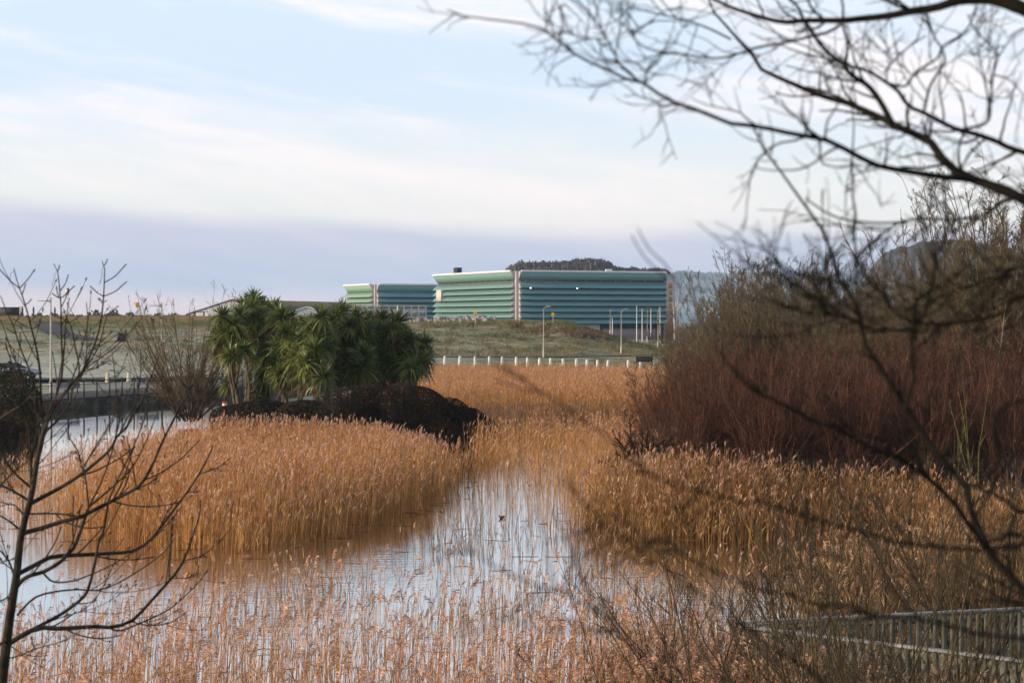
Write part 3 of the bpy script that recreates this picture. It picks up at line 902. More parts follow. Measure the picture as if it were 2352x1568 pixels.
# ------------------------------------------------------------------ lifebuoy housings
def lifebuoy(label, px, yt, yb, d, yg):
    p = at(px, yb, d); z = h1(p[0], p[1]); h = p[2] - z
    t = thing('lifebuoy_station', label, 'lifebuoy station', (p[0], p[1], z), 0, 'yellow lifebuoy stations on the skyline')
    s = (yb - yt) * d / FP
    obj('post', make_mesh('post', [lathe([(.05, -.1), (.05, h + s * .9)], 10)]), M['galv'], t)
    w = s * .36
    V = []
    a = np.linspace(0, 2 * math.pi, 20, endpoint=False)
    ring_ = [(w * np.sign(math.cos(q)) * abs(math.cos(q)) ** .5, s / 2 * np.sign(math.sin(q)) * abs(math.sin(q)) ** .5) for q in a]
    for yy, sc in ((.04, 1.0), (-.10, 1.0), (-.17, .82)):
        V += [(x * sc, yy - .02, h + s / 2 + zz_ * sc) for x, zz_ in ring_]
    F = [[k_ * 20 + i, k_ * 20 + (i + 1) % 20, k_ * 20 + 20 + (i + 1) % 20, k_ * 20 + 20 + i] for k_ in range(2) for i in range(20)]
    hs = obj('housing', make_mesh('housing', [(V, F, 0), (V, [[40 + i for i in range(20)], [19 - i for i in range(20)]], 0)], False), M['yellow'], t)
    b = obj('lifebuoy', make_mesh('lifebuoy', [torus(w * .72, w * .16, 0, -.2, h + s / 2)]), M['yellow'], t)
def torus(r1, r2, cx, cy, cz, n=20, m_=8):
    V = [(cx + (r1 + r2 * math.cos(q)) * math.cos(p), cy + r2 * math.sin(q), cz + (r1 + r2 * math.cos(q)) * math.sin(p)) for p in np.linspace(0, 2 * math.pi, n, endpoint=False) for q in np.linspace(0, 2 * math.pi, m_, endpoint=False)]
    F = [[i * m_ + j, ((i + 1) % n) * m_ + j, ((i + 1) % n) * m_ + (j + 1) % m_, i * m_ + (j + 1) % m_] for i in range(n) for j in range(m_)]
    return (V, F, 0)
lifebuoy('yellow lifebuoy station on a pole against the sky on the left ridge', 315.5, 694, 706, 284, 726)
lifebuoy('yellow lifebuoy station on a pole in front of the left face of the offices', 1092.5, 714.5, 725, 303, 741)
lifebuoy('yellow lifebuoy station on a pole in front of the right face of the offices', 1270.5, 717.5, 727, 303, 740)

# benches and bins on the ridge
def lowbench(label, px, d, w, hh):
    p = at(px, 735, d); z = h1(p[0], p[1])
    t = thing('bench', label, 'bench', (p[0], p[1], z))
    boxes('seat', [(0, 0, hh, w, .5, .1)], M['black'], t)
    for s in (-1, 1): boxes('leg', [(s * w * .38, 0, hh / 2 - .03, .14, .4, hh - .06)], M['black'], t)
lowbench('low dark bench on the ridge in front of the warehouse gable', 458, 284, 1.7, .62)
lowbench('low dark bench in front of the boulders below the offices', 1081, 300, 1.0, .48)
lowbench('small dark bench on top of the mound near the right lifebuoy station', 1260, 297, .6, .42)

# signs
p = at(1480, 735, 208)
sg = thing('sign_board', 'black sign board on two thin legs at the right end of the white posts', 'sign', (p[0], p[1], h1(p[0], p[1])), R(-4))
zc = at(1480, 824.5, 208)[2] - sg.location.z
sg_w = 39 * 208 / FP
boxes('board', [(0, 0, zc, sg_w, .08, .60)], M['black'], sg, bev=.01)
for s in (-1, 1): boxes('leg', [(s * (sg_w / 2 - .04), .07, (zc + .3) / 2, .06, .06, zc + .3)], M['black'], sg)
p = at(19, 735, 286); z = h1(p[0], p[1])
sg = thing('notice_board', 'wide dark green board with pale posts at the gate on the ridge', 'notice board', (p[0], p[1], z))
boxes('board', [(0, 0, .62, 3.2, .12, 1.2)], mat('dark_green_board', (.03, .038, .03), (.045, .05, .04), 3, .7), sg)
for s in (-1, 1): boxes('post', [(s * 1.75, -.02, .68, .16, .16, 1.4)], M['stone'], sg)
for i, (px, lab) in enumerate(((51.5, 'dark blue bollard left of the path gate, beside the dark board'), (77, 'dark blue bollard at the left edge of the path on the ridge'), (126, 'dark blue bollard at the right edge of the path on the ridge'))):
    p = at(px, 735, 283); z = h1(p[0], p[1]) - .05
    obj('bollard', make_mesh('bollard', [lathe([(.13, 0), (.12, 1.0), (.17, 1.05), (.17, 1.15), (.10, 1.2), (.13, 1.35), (.05, 1.5), (0, 1.52)], 10)]), M['bluepaint'], label=lab, cat='bollard', group='bollards at the path gate', loc=(p[0], p[1], z))
p = at(156, 715, 286); z = h1(p[0], p[1])
sp = thing('pole_sign', 'small grey sign on a slim pole at the top of the path', 'sign', (p[0], p[1], z))
ht = at(156, 662, 286)[2] - z
obj('pole', make_mesh('pole', [lathe([(.05, 0), (.05, ht)], 8)]), M['galv'], sp)
boxes('plate', [(-.06, -.07, ht - .45, .5, .04, .9)], M['galv'], sp)
p = hit(277, 785)
bn = thing('litter_bin', 'dark leaning litter bin beside the climbing path', 'litter bin', (p[0], p[1], p[2] - .05), R(20))
bo = boxes('bin_body', [(0, 0, .5, .95, .6, .95)], M['black'], bn, bev=.05)
boxes('lid', [(.03, 0, 1.03, 1.05, .66, .12)], M['railblk'], bn, bev=.03)
bn.rotation_euler = (0, R(10), R(20))
# red and white lifebelt post on the island shore
p = at(516, 940, 124); z = h1(p[0], p[1])
rb = thing('lifebelt_post', 'small red and white post at the water behind the willow', 'post', (p[0], p[1], max(z, 0)))
zt9 = at(516, 922, 124)[2] - max(z, 0)
zb9 = at(516, 937, 124)[2] - max(z, 0)
obj('post', make_mesh('post', [lathe([(.10, 0), (.12, (zt9 + zb9) / 2 - .12)], 10)]), M['red'], rb)
obj('band', make_mesh('band', [lathe([(.15, zb9 + .12), (.15, zb9 + .28)], 10)]), M['white'], rb)
obj('cap', make_mesh('cap', [lathe([(.15, zb9 + .28), (.14, zt9), (0, zt9 + .02)], 10)]), M['red'], rb)

# car half hidden on the left road
def car(label, x, y, z, rz):
    t = thing('parked_car', label, 'car', (x, y, z), rz)
    body = mat('silver_paint', (.42, .44, .48), None, rough=.25, metal=.4)
    sec = [(-2.1, .35, .62, .78), (-2.05, .30, .95, .82), (-1.2, .25, .98, .86), (0, .22, .96, .87), (1.1, .24, .92, .86), (1.9, .30, .80, .80), (2.12, .38, .60, .70)]
    V = []; F = []
    for x_, z0, z1, w in sec:
        V += [(x_, -w, z0), (x_, -w, z1 * .7 + z0 * .3), (x_, -w * .94, z1), (x_, w * .94, z1), (x_, w, z1 * .7 + z0 * .3), (x_, w, z0)]
    for q in range(len(sec) - 1):
        for j in range(6): F.append([q * 6 + j, q * 6 + 6 + j, q * 6 + 6 + (j + 1) % 6, q * 6 + (j + 1) % 6])
    cab = [(-1.95, .94, .80), (-1.3, 1.42, .62), (.1, 1.46, .62), (1.05, .92, .80)]
    n0 = len(V)
    o1 = obj('body', make_mesh('body', [(V, F, 0), (V, [[0, 1, 2, 3, 4, 5], [47 - 5 - j for j in range(6)]], 0)]), body, t)
    Vc = []
    for x_, z_, w in cab: Vc += [(x_, -w, z_), (x_, w, z_)]
    obj('roof', make_mesh('roof', [(Vc, [[2, 3, 5, 4]], 0)], False), body, t)
    Vd = [(a, s * (w + .005), z_) for s in (-1, 1) for a, z_, w in cab]
    obj('window', make_mesh('window', [(Vc, [[0, 1, 3, 2], [4, 5, 7, 6]], 0), (Vd, [[0, 1, 2, 3], [7, 6, 5, 4]], 0)], False), M['glassy'], t)
    for sx in (-1.35, 1.3):
        for s in (-1, 1):
            w_ = obj('wheel', make_mesh('wheel', [torus(.23, .09, sx, s * .78, .32, 20, 8)]), M['black'], t)
            obj('rim', make_mesh('rim', [(np.array([(sx + .2 * math.cos(q), s * .82, .32 + .2 * math.sin(q)) for q in np.linspace(0, 6.283, 12, endpoint=False)]), [list(range(12))], 0)], False), M['galv'], w_)
    for s in (-1, 1): boxes('headlight', [(2.03, s * .55, .66, .16, .3, .14)], M['white'], t)
p = at(40, 735, 183)
car('silver car on the left road, half hidden behind the brown bush', p[0], p[1], 1.30, R(8))

# boulders along the foot of the offices
rng = np.random.default_rng(21)
def rock_mesh(seed):
    r = np.random.default_rng(seed)
    bm_v = []
    import bmesh
    bm = bmesh.new(); bmesh.ops.create_icosphere(bm, subdivisions=2, radius=.5)
    dirs = nrm(r.normal(size=(9, 3))); ds = r.uniform(.30, .44, 9)
    for v in bm.verts:
        c = np.array(v.co)
        for d, q in zip(dirs, ds):
            e = c @ d - q
            if e > 0: c = c - d * e
        v.co = c * (1.25, 1.0, .85)
    me = bpy.data.meshes.new('boulder'); bm.to_mesh(me); bm.free()
    return me
rocks = [rock_mesh(s) for s in range(6)]
for i in range(64):
    px = 944 + (1138 - 944) * (i / 63) + rng.normal() * 3
    row = i % 2
    d = 326 + row * 3.2 + rng.uniform(-1, 1)
    p = at(px, 735, d)
    s = rng.uniform(.55, 1.15) * (1.2 if 1040 < px < 1120 else .9)
    o = obj('boulder', rocks[i % 6], M['rock'], label='grey boulder heaped along the crest below the left face of the offices', cat='boulder', group='boulders heaped below the offices',
            loc=(p[0], p[1], h1(p[0], p[1]) + s * .22 + row * .30))
    o.scale = (s * rng.uniform(.9, 1.4), s, s * rng.uniform(.8, 1.1)); o.rotation_euler = rng.uniform(0, 6, 3) * (.15, .15, 1)
# ------------------------------------------------------------------ reeds
def in_poly(rng, poly, n, dens=None):
    poly = np.array(poly, float)
    lo, hi = poly.min(0), poly.max(0)
    out = np.zeros((0, 2))
    while len(out) < n:
        q = rng.uniform(lo, hi, (n * 2, 2))
        q = q[poly_sd(q[:, 0], q[:, 1], poly) < 0]
        if dens is not None:
            q = q[rng.uniform(size=len(q)) < dens(q[:, 0], q[:, 1])]
        out = np.vstack([out, q])
    return out[:n]


def field(seed, sc):
    r = np.random.default_rng(seed)
    ph = r.uniform(0, 6.28, (7, 3)); w = r.normal(size=(7, 2)) / sc
    return lambda x, y: sum(np.sin(x * w[i, 0] + y * w[i, 1] + ph[i, 0]) for i in range(7)) / 7 * 1.6


def reed_bed(label, pts, rng, detail, hmin=1.55, hmax=2.2, rad=.0040, plume=.75, mstem='reed', leafn=2, lean=.05, hf=None, wind=(.05, .0), edge=None):
    N = len(pts)
    hN = rng.uniform(hmin, hmax, N) * (1 if edge is None else (.62 + .1 * rng.uniform(size=N)) + .3 * sstep(-poly_sd(pts[:, 0], pts[:, 1], np.array(edge, float)), 0, 4.5)) - np.abs(rng.normal(size=N)) * .12
    if hf is not None: hN = hN * hf(pts[:, 0], pts[:, 1])
    z0 = np.minimum(H(pts[:, 0], pts[:, 1]), 0.3) - .02
    z0 = np.maximum(z0, -.25)
    hN = hN - z0
    ld = rng.normal(size=(N, 2)) * lean + np.array(wind)
    fal = rng.uniform(size=N) < .055
    ld[fal] += rng.normal(size=(fal.sum(), 2)) * .28
    K = 5 if detail == 'near' else 4
    t = np.linspace(0, 1, K)
    P = np.empty((N, K, 3))
    P[:, :, :2] = pts[:, None] + ld[:, None] * hN[:, None, None] * (t ** 1.5)[None, :, None]
    if detail == 'near': P[:, 1:-1, :2] += rng.normal(size=(N, K - 2, 2)) * .008
    P[:, :, 2] = z0[:, None] + hN[:, None] * t[None]
    Rr = rad * rng.uniform(.75, 1.25, N)[:, None] * np.linspace(1.15, .6, K)[None]
    V, F = tubes(P, Rr, 3, rng)
    parts = [(V, F, 0)]
    top = P[:, -1]; td = nrm(P[:, -1] - P[:, -2])
    has = rng.uniform(size=N) < plume
    tp, tdir = top[has], td[has]
    n = len(tp)
    nd = nrm(np.column_stack([rng.normal(size=n) * .6 + .35, rng.normal(size=n) * .6, np.zeros(n)]))
    if detail == 'near':
        L = rng.uniform(.15, .28, n)
        k = np.linspace(0, 1, 6)
        droop = rng.uniform(.10, .5, n)
        A = tp[:, None] - tdir[:, None] * (L * .15)[:, None, None] + tdir[:, None] * (L[:, None] * (k - .28 * k ** 2 * droop[:, None] * 2))[:, :, None] + nd[:, None] * (L[:, None] * droop[:, None] * k[None] ** 1.8)[:, :, None]
        V, F = tubes(A, np.full(A.shape[:2], .003), 3, rng); parts.append((V, F, 1))
        nb = 15
        idx = np.repeat(np.arange(n), nb)
        u = np.tile(np.linspace(.03, .98, nb), n) * 5
        q = np.minimum(u.astype(int), 4); f = (u - q)[:, None]
        b0 = A[idx, q] * (1 - f) + A[idx, q + 1] * f
        tan = nrm(A[idx, q + 1] - A[idx, q])
        side = nrm(nd[idx] * .8 + rng.normal(size=(len(idx), 3)) * .55)
        bl = L[idx] * rng.uniform(.28, .55, len(idx)) * (1.05 - u / 5 * .55)
        d = nrm(tan * .95 + side * .55)
        kk_ = np.linspace(0, 1, 3)
        B = b0[:, None] + d[:, None] * (bl[:, None] * kk_)[:, :, None] + (nd[idx] * .35 - UP * .55)[:, None] * (bl[:, None] * kk_[None] ** 2)[:, :, None]
        wd = np.array([.0028, .0062, .0016])[None] * rng.uniform(.7, 1.4, len(idx))[:, None]
        V, F = tubes(B, wd, 2, rng); parts.append((V, F, 1))
    elif detail == 'mid':
        L = rng.uniform(.18, .30, n)
        nb = 5
        idx = np.repeat(np.arange(n), nb)
        s = rng.uniform(0, .5, len(idx))
        b0 = tp[idx] - tdir[idx] * (L[idx] * (.25 - s))[:, None]
        d = nrm(tdir[idx] + nd[idx] * .22 + rng.normal(size=(len(idx), 3)) * .14)
        bl = L[idx] * rng.uniform(.4, .8, len(idx))
        kk_ = np.linspace(0, 1, 3)
        B = b0[:, None] + d[:, None] * (bl[:, None] * kk_)[:, :, None] + (nd[idx] * .2 - UP * .22)[:, None] * (bl[:, None] * kk_[None] ** 2)[:, :, None]
        wd = np.array([.005, .012, .003])[None] * rng.uniform(.6, 1.2, len(idx))[:, None]
        V, F = tubes(B, wd, 2, rng); parts.append((V, F, 1))
    else:
        L = rng.uniform(.16, .28, n)
        A = np.stack([tp - tdir * .05, tp + tdir * (L * .5)[:, None] + nd * (L * .15)[:, None], tp + tdir * (L * .8)[:, None] + nd * (L * .5)[:, None]], 1)
        V, F = tubes(A, np.array([.006, .022, .004])[None] * np.ones((n, 1)), 3, rng); parts.append((V, F, 1))
    if leafn:
        idx = np.repeat(np.arange(N), leafn)
        u = rng.uniform(.25, .92, len(idx)) * (K - 1)
        q = np.minimum(u.astype(int), K - 2); f = (u - q)[:, None]
        b0 = P[idx, q] * (1 - f) + P[idx, q + 1] * f
        az_ = rng.uniform(0, 6.28, len(idx))
        hd = np.column_stack([np.cos(az_), np.sin(az_), np.zeros(len(idx))])
        L = rng.uniform(.16, .42, len(idx)); up = rng.uniform(1.0, 3.6, len(idx)); dr = rng.uniform(.0, .7, len(idx))
        kk_ = np.linspace(0, 1, 4)
        B = b0[:, None] + (nrm(hd + UP * up[:, None]) * L[:, None])[:, None] * kk_[None, :, None] - UP * (L * dr * .6)[:, None, None] * (kk_ ** 2)[None, :, None]
        wd = np.array([.8, 1.0, .7, .1])[None] * rng.uniform(.003, .008, len(idx))[:, None] * (1.0 if detail == 'near' else 1.3)
        V, F = tubes(B, wd, 2, rng); parts.append((V, F, 2))
    me = make_mesh('reeds', parts)
    return obj('reeds', me, [M[mstem], M['plume'], M['deadleaf']], label=label, cat='reeds', kind='stuff')


rng = np.random.default_rng(100)
# near bed, thinning into open water at its far edge
NB_POLY = [(-10.5, 20.5), (4.2, 20.5), (3.8, 27), (2.9, 32), (2.6, 36), (1.5, 38.6), (-2, 41), (-6, 40.5), (-8.8, 36.5), (-10, 29)]
fa = field(1, 2.6)
def dn(x, y): return np.clip(.62 + .55 * fa(x, y), .12, 1) * (1 - .86 * sstep(y, 24, 38.5)) * (.55 + .45 * sstep(x, -9, -5))
p_ = in_poly(rng, NB_POLY, 5200, dn)
reed_bed('sparse reeds with feathery pinkish plumes standing in the water nearest the viewer', p_, rng, 'near', 1.65, 2.25, .0046, .72, leafn=2, lean=.045)
# middle bed in front of the island
MB_POLY = [(-19, 68), (-15.6, 61), (-11, 57.5), (-7.6, 55.4), (-5, 60), (-2.9, 68), (-1.5, 76), (-1.4, 80), (-3.2, 93), (-5.2, 97.5), (-12, 97.5), (-16, 95.5), (-20, 86), (-21, 76)]
fb = field(2, 4.0)
def dm(x, y): return np.clip(.80 + .3 * fb(x, y), .3, 1) * (.16 + .84 * sstep(x + (y - 60) * .12, -16.0, -9.5)) * (.12 + .88 * sstep(-poly_sd(x, y, np.array(MB_POLY, float)), 0, 2.2)) * (1 - .5 * sstep(x, -4.5, -1.5) * (1 - sstep(y, 76, 90)))
p_ = in_poly(rng, MB_POLY, 23000, dm)
reed_bed('broad dense stand of golden reeds in front of the cordyline island', p_, rng, 'mid', .95, 2.2, .0056, .38, leafn=2, lean=.045, hf=lambda x, y: 1 + .13 * fb(x, y), edge=MB_POLY)
# scattered reeds in the channel
CH_POLY = [(-3.2, 67), (-1.8, 100), (-2.6, 125), (7, 125), (7, 84), (4.2, 74), (2.2, 63), (.3, 66)]
fc_ = field(3, 2.2)
def dc(x, y): return np.clip(.45 + .9 * fc_(x, y), .06, 1) * (.36 + .64 * np.maximum(sstep(x, .2, 5.0), sstep(y, 100, 114)))
p_ = in_poly(rng, CH_POLY, 4900, dc)
reed_bed('thin scattered reeds in the open channel right of the island', p_, rng, 'mid', 1.0, 1.9, .0048, .5, leafn=2, lean=.05)
OW_POLY = [(-9, 43), (1, 43), (4.5, 60), (2.5, 66), (-2.5, 66), (-5, 55)]
fg_ = field(8, 1.6)
p_ = in_poly(rng, OW_POLY, 760, lambda x, y: np.clip(.1 + 1.2 * fg_(x, y), .02, 1))
reed_bed('a few thin dark stems poking out of the open water before the channel', p_, rng, 'mid', .35, 1.1, .006, .15, 'reeddarkshade', leafn=1, lean=.10)
# right bed below the red thicket
RB_POLY = [(1.6, 62.5), (4, 59.5), (9, 57.5), (17, 54), (20, 58), (19.5, 65), (13, 66.5), (8, 69), (5.6, 80), (3.8, 80), (2.4, 70)]
fd = field(4, 2.5)
p_ = in_poly(rng, RB_POLY, 8200, lambda x, y: np.clip(.65 + .8 * fd(x, y), .12, 1) * (.15 + .85 * sstep(-poly_sd(x, y, np.array(RB_POLY, float)), 0, 1.8)))
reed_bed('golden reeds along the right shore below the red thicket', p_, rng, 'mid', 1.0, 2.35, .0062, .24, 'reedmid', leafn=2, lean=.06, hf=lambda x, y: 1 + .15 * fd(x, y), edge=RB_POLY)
# far bed up to the white posts
FB_POLY = [(-4.0, 128), (0, 126.5), (6, 127), (8.5, 128), (11.5, 150), (15, 176), (18, 214), (4, 219), (-10, 217), (-14, 196), (-12, 160), (-8, 135)]
fe = field(5, 9.0)
p_ = in_poly(rng, FB_POLY, 52000, lambda x, y: np.clip(.85 + .3 * fe(x, y), .3, 1))
reed_bed('wide far bed of orange brown reeds reaching to the white marker posts', p_, rng, 'far', 1.25, 2.15, .0085, .25, 'reedfar', leafn=1, lean=.05, hf=lambda x, y: 1 + .06 * fe(x, y))
# reeds round the boardwalk at the lower right
BB_POLY = [(4.8, 37.5), (13.5, 37), (15.5, 46), (11, 50), (6.5, 46)]
p_ = in_poly(rng, BB_POLY, 1900, lambda x, y: np.clip(.7 + .5 * fd(x, y), .2, 1))
reed_bed('reeds standing behind the timber railing at the lower right', p_, rng, 'near', 1.3, 2.0, .0046, .30, 'reeddarkshade', leafn=3, lean=.10)
BC_POLY = [(2.4, 33.5), (3.6, 33.2), (3.3, 30.5), (7.5, 26.0), (6.6, 23), (3.5, 24), (2.2, 29)]
p_ = in_poly(rng, BC_POLY, 520)
reed_bed('plumed reeds in front of the corner of the timber railing', p_, rng, 'near', 1.5, 2.0, .0046, .75, leafn=2, lean=.08)


BE_POLY = [(1.3, 41), (4.5, 36), (7.5, 39), (9.5, 49), (7.5, 52), (3.0, 50), (1.4, 46)]
p_ = in_poly(rng, BE_POLY, 520, lambda x, y: np.clip(.45 + .9 * fd(x, y), .08, 1))
reed_bed('thin dark brown reeds in the shaded water left of the railings', p_, rng, 'mid', .5, 1.75, .0055, .35, 'reeddarkshade', leafn=2, lean=.09)
BD_POLY = [(.6, 22.5), (3.5, 22.5), (3.35, 31), (1.8, 32.5), (.9, 28)]
p_ = in_poly(rng, BD_POLY, 900)
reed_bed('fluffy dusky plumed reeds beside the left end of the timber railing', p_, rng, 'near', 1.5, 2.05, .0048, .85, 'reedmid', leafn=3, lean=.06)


# dead stems floating along the reed edges
r = np.random.default_rng(141)
q = np.concatenate([in_poly(r, MB_POLY, 260, lambda x, y: 1.0 * (poly_sd(x, y, np.array(MB_POLY, float)) > -1.2)), in_poly(r, RB_POLY, 140, lambda x, y: 1.0 * (poly_sd(x, y, np.array(RB_POLY, float)) > -1.2)),
                    in_poly(r, OW_POLY, 46), in_poly(r, NB_POLY, 160)])
q = q + r.normal(size=q.shape) * .7
a_ = r.uniform(0, 6.28, len(q)); L_ = r.uniform(.15, .9, len(q))
B_ = np.column_stack([q, np.full(len(q), .004)]); E_ = np.column_stack([np.cos(a_) * L_, np.sin(a_) * L_ * .6, r.uniform(0, .05, len(q))])
V, F = tubes(np.stack([B_ - E_ * (.5, .5, 0), B_ + E_ * .1, B_ + E_ * .5], 1), np.full((len(q), 3), .006), 4, r)
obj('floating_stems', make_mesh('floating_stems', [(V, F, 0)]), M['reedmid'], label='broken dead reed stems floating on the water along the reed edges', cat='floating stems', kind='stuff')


# ------------------------------------------------------------------ shrubs and trees
def branches(name, levels, rng, S=(5, 4, 3, 3)):
    """levels: list of lists of (P, R) merged per mesh"""
    parts = []
    for i, (P, Rr) in enumerate(levels):
        V, F = tubes(P, Rr, S[min(i, len(S) - 1)], rng)
        parts.append((V, F, 0))
    return make_mesh(name, parts)


def coppice(seed, n, h, spread, r0, mstem, mtwig, k1=9, k2=6, lean=.25, wig=.06, tw=.34, base_r=.35, name='shrub', minr=.003, third=0, a1=(.25, .75)):
    """a many-stemmed bush, returns (stems mesh, twigs mesh)"""
    r = np.random.default_rng(seed)
    a = r.uniform(0, 6.28, n)
    base = np.column_stack([np.cos(a) * base_r * r.uniform(0, 1, n), np.sin(a) * base_r * r.uniform(0, 1, n), np.full(n, -.1)])
    d = np.column_stack([np.cos(a) * lean, np.sin(a) * lean, np.ones(n)]) + r.normal(size=(n, 3)) * lean * .45
    P, Rr = grow(r, base, d, h * r.uniform(.65, 1.05, n), r0 * r.uniform(.6, 1.2, n), 7, wig, .03, .25)
    P1, R1 = kids(r, P, Rr, k1, .2, 1, a1, tw, .6, 5, .12, .09, .35, minr)
    P2, R2 = kids(r, P1, R1, k2, .15, 1, (a1[0], a1[1] + .1), .5, .7, 4, .14, .08, .4, minr * .8)
    st = branches('stems', [(P, Rr)], r)
    lv = [(P1, R1), (P2, R2)]
    if third:
        lv.append(kids(r, P2, R2, third, .2, 1, (.3, .9), .55, .8, 3, .12, .05, .5, minr * .7))
    tm = branches('twigs', lv, r, (3, 3, 3))
    return st, tm


def plant(name, label, cat, group, loc, st, tm, ms, mt, rz=0, s=1):
    t = thing(name, label, cat, loc, rz, group)
    t.scale = (s, s, s) if not isinstance(s, tuple) else s
    obj('stems', st, ms, t); obj('twigs', tm, mt, t)
    return t


rng = np.random.default_rng(200)
# red-twigged bushes: two rows between the right-hand reeds and the willows
protos = []
for q in range(4):
    st, tm = coppice(300 + q, 46, 5.3, .32, .022, None, None, 16, 10, .40, .10, .32, .9, minr=.0075, a1=(.35, 1.0))
    protos.append((st, tm))
rows = [(80, [(1492, .56), (1540, .74), (1608, .92), (1690, 1.0), (1775, .98), (1862, .95), (1950, .94), (2040, 1.0), (2130, .97), (2225, 1.02), (2320, 1.0), (2420, 1.0)], 'front'),
        (91, [(1528, .80), (1575, .96), (1640, 1.05), (1730, 1.16), (1815, 1.16), (1905, 1.2), (1995, 1.2), (2090, 1.25), (2180, 1.25), (2275, 1.28), (2370, 1.25)], 'back')]
for d0, lst, nm in rows:
    for i, (px, s) in enumerate(lst):
        d = d0 + rng.uniform(-2.5, 2.5)
        p = at(px, 735, d)
        st, tm = protos[(i + (nm == 'back')) % 4]
        plant('red_twig_bush', 'dense red-twigged bush, %s from the left in the %s row of the thicket' % (ORD[i], nm), 'bush', 'red-twigged bushes of the thicket', (p[0], p[1], h1(p[0], p[1]) - .05), st, tm, M['redstem'], M['redtwig'], rng.uniform(0, 6.28), s)

# pale willows behind the left end of the thicket
wp = [coppice(340 + q, 60, 6.8, .3, .03, None, None, 17, 13, .32, .09, .27, 1.2, minr=.0098, a1=(.35, 1.0)) for q in range(3)]
for i, (px, d, s) in enumerate(((1600, 132, .78), (1655, 138, 1.08), (1712, 142, 1.42), (1768, 146, 1.62), (1830, 143, 1.58), (1888, 138, 1.45), (1560, 128, .52), (1625, 126, .78), (1685, 129, 1.12), (1740, 131, 1.28), (1800, 130, 1.34), (1860, 128, 1.28))):
    p = at(px, 735, d)
    lab = 'pale olive willow bush, %s from the left behind the red thicket' % (ORD[[1, 2, 3, 4, 5, 6, 0][i]] if i < 7 else ORD[i - 7])
    lab = lab if i < 7 else lab.replace('behind', 'of the nearer row behind')
    plant('willow_bush', lab, 'bush', 'pale willows behind the thicket', (p[0], p[1], h1(p[0], p[1]) - .1), *wp[i % 3], M['olivetwig'], M['olivetwig'], rng.uniform(0, 6), s * 1.10)

for i, (px, d, s) in enumerate(((1905, 128, 1.02), (1962, 122, 1.12), (2015, 126, 1.02), (2070, 120, .98), (2128, 124, 1.06), (2185, 117, 1.12), (2240, 112, 1.45), (2300, 110, 1.6), (2362, 108, 1.7), (1935, 113, .92), (1990, 110, 1.0), (2045, 114, 1.08), (2100, 109, 1.08), (2155, 112, 1.15), (2215, 106, 1.2), (2270, 103, 1.28), (2330, 102, 1.4))):
    p = at(px, 735, d)
    mt_ = M['goldtwig'] if px > 2180 else M['thickettwig']
    plant('brown_bush', 'tall brown bush behind the red thicket, %s from the left of its %s row' % (ORD[i if i < 9 else i - 9], 'back' if i < 9 else 'front'), 'bush', 'tall bushes behind the thicket', (p[0], p[1], h1(p[0], p[1]) - .1), *wp[(i + 1) % 3], mt_, mt_, rng.uniform(0, 6), s * 1.12 * (1.04 if i < 6 or i > 8 else 1.2))

# brown and golden bare trees at the right
def tree(seed, h, tr, mb_, mt, name, label, group, loc, k=(10, 7, 6, 4), spread=(.5, 1.0), t0=.18, minr=.007, s=1, rz=0, lf=(.55, .5, .5)):
    r = np.random.default_rng(seed)
    P, Rr = grow(r, np.array([[0, 0, -.15]]), np.array([[.03, 0, 1.]]), h * .85, tr, 9, .07, .05, .2)
    P1, R1 = kids(r, P, Rr, k[0], t0, 1, spread, lf[0], .55, 6, .12, .10, .3, minr)
    P2, R2 = kids(r, P1, R1, k[1], .2, 1, (.4, .9), lf[1], .6, 5, .15, .08, .35, minr)
    P3, R3 = kids(r, P2, R2, k[2], .15, 1, (.4, 1.0), lf[2], .7, 4, .15, .08, .4, minr)
    P4, R4 = kids(r, P3, R3, k[3], .15, 1, (.4, 1.0), .6, .8, 3, .15, .08, .5, minr * .8)
    t = thing(name, label, 'tree', loc, rz, group)
    t.scale = (s, s, s)
    obj('trunk', branches('trunk', [(P, Rr), (P1, R1)], r, (9, 6)), mb_, t)
    obj('crown', branches('crown', [(P2, R2), (P3, R3), (P4, R4)], r, (4, 3, 3)), mt, t)
    return t
td = [(1935, 118, 7.4, 'browntwig', 'bare brown tree above the thicket, left of the crag'), (2010, 112, 7.4, 'browntwig', 'bare brown tree above the thicket, below the left slope of the crag'),
      (2085, 116, 7.5, 'browntwig', 'bare brown tree above the thicket, under the summit of the crag'), (2165, 108, 8.2, 'browntwig', 'bare brown tree above the thicket, hiding the right slope of the crag'),
      (2245, 104, 11.0, 'goldtwig', 'golden bare tree with a rounded top left of the tallest tree on the right'), (2335, 100, 14.6, 'goldtwig', 'tallest golden bare tree at the right edge of the thicket'),
      (2385, 97, 13.6, 'goldtwig', 'golden bare tree partly cut off by the right edge of the picture'),
      (2290, 92, 8.6, 'goldtwig', 'lower golden bare tree in front of the tallest tree on the right')]
for i, (px, d, h, mt, lab) in enumerate(td):
    p = at(px, 735, d)
    tree(400 + i, h, .14, M['greystem'], M[mt], 'bare_tree', lab, 'bare trees above the thicket', (p[0], p[1], h1(p[0], p[1])), (30, 13, 9, 6), (.4, 1.1), .08, .0085, lf=(.40, .45, .5))
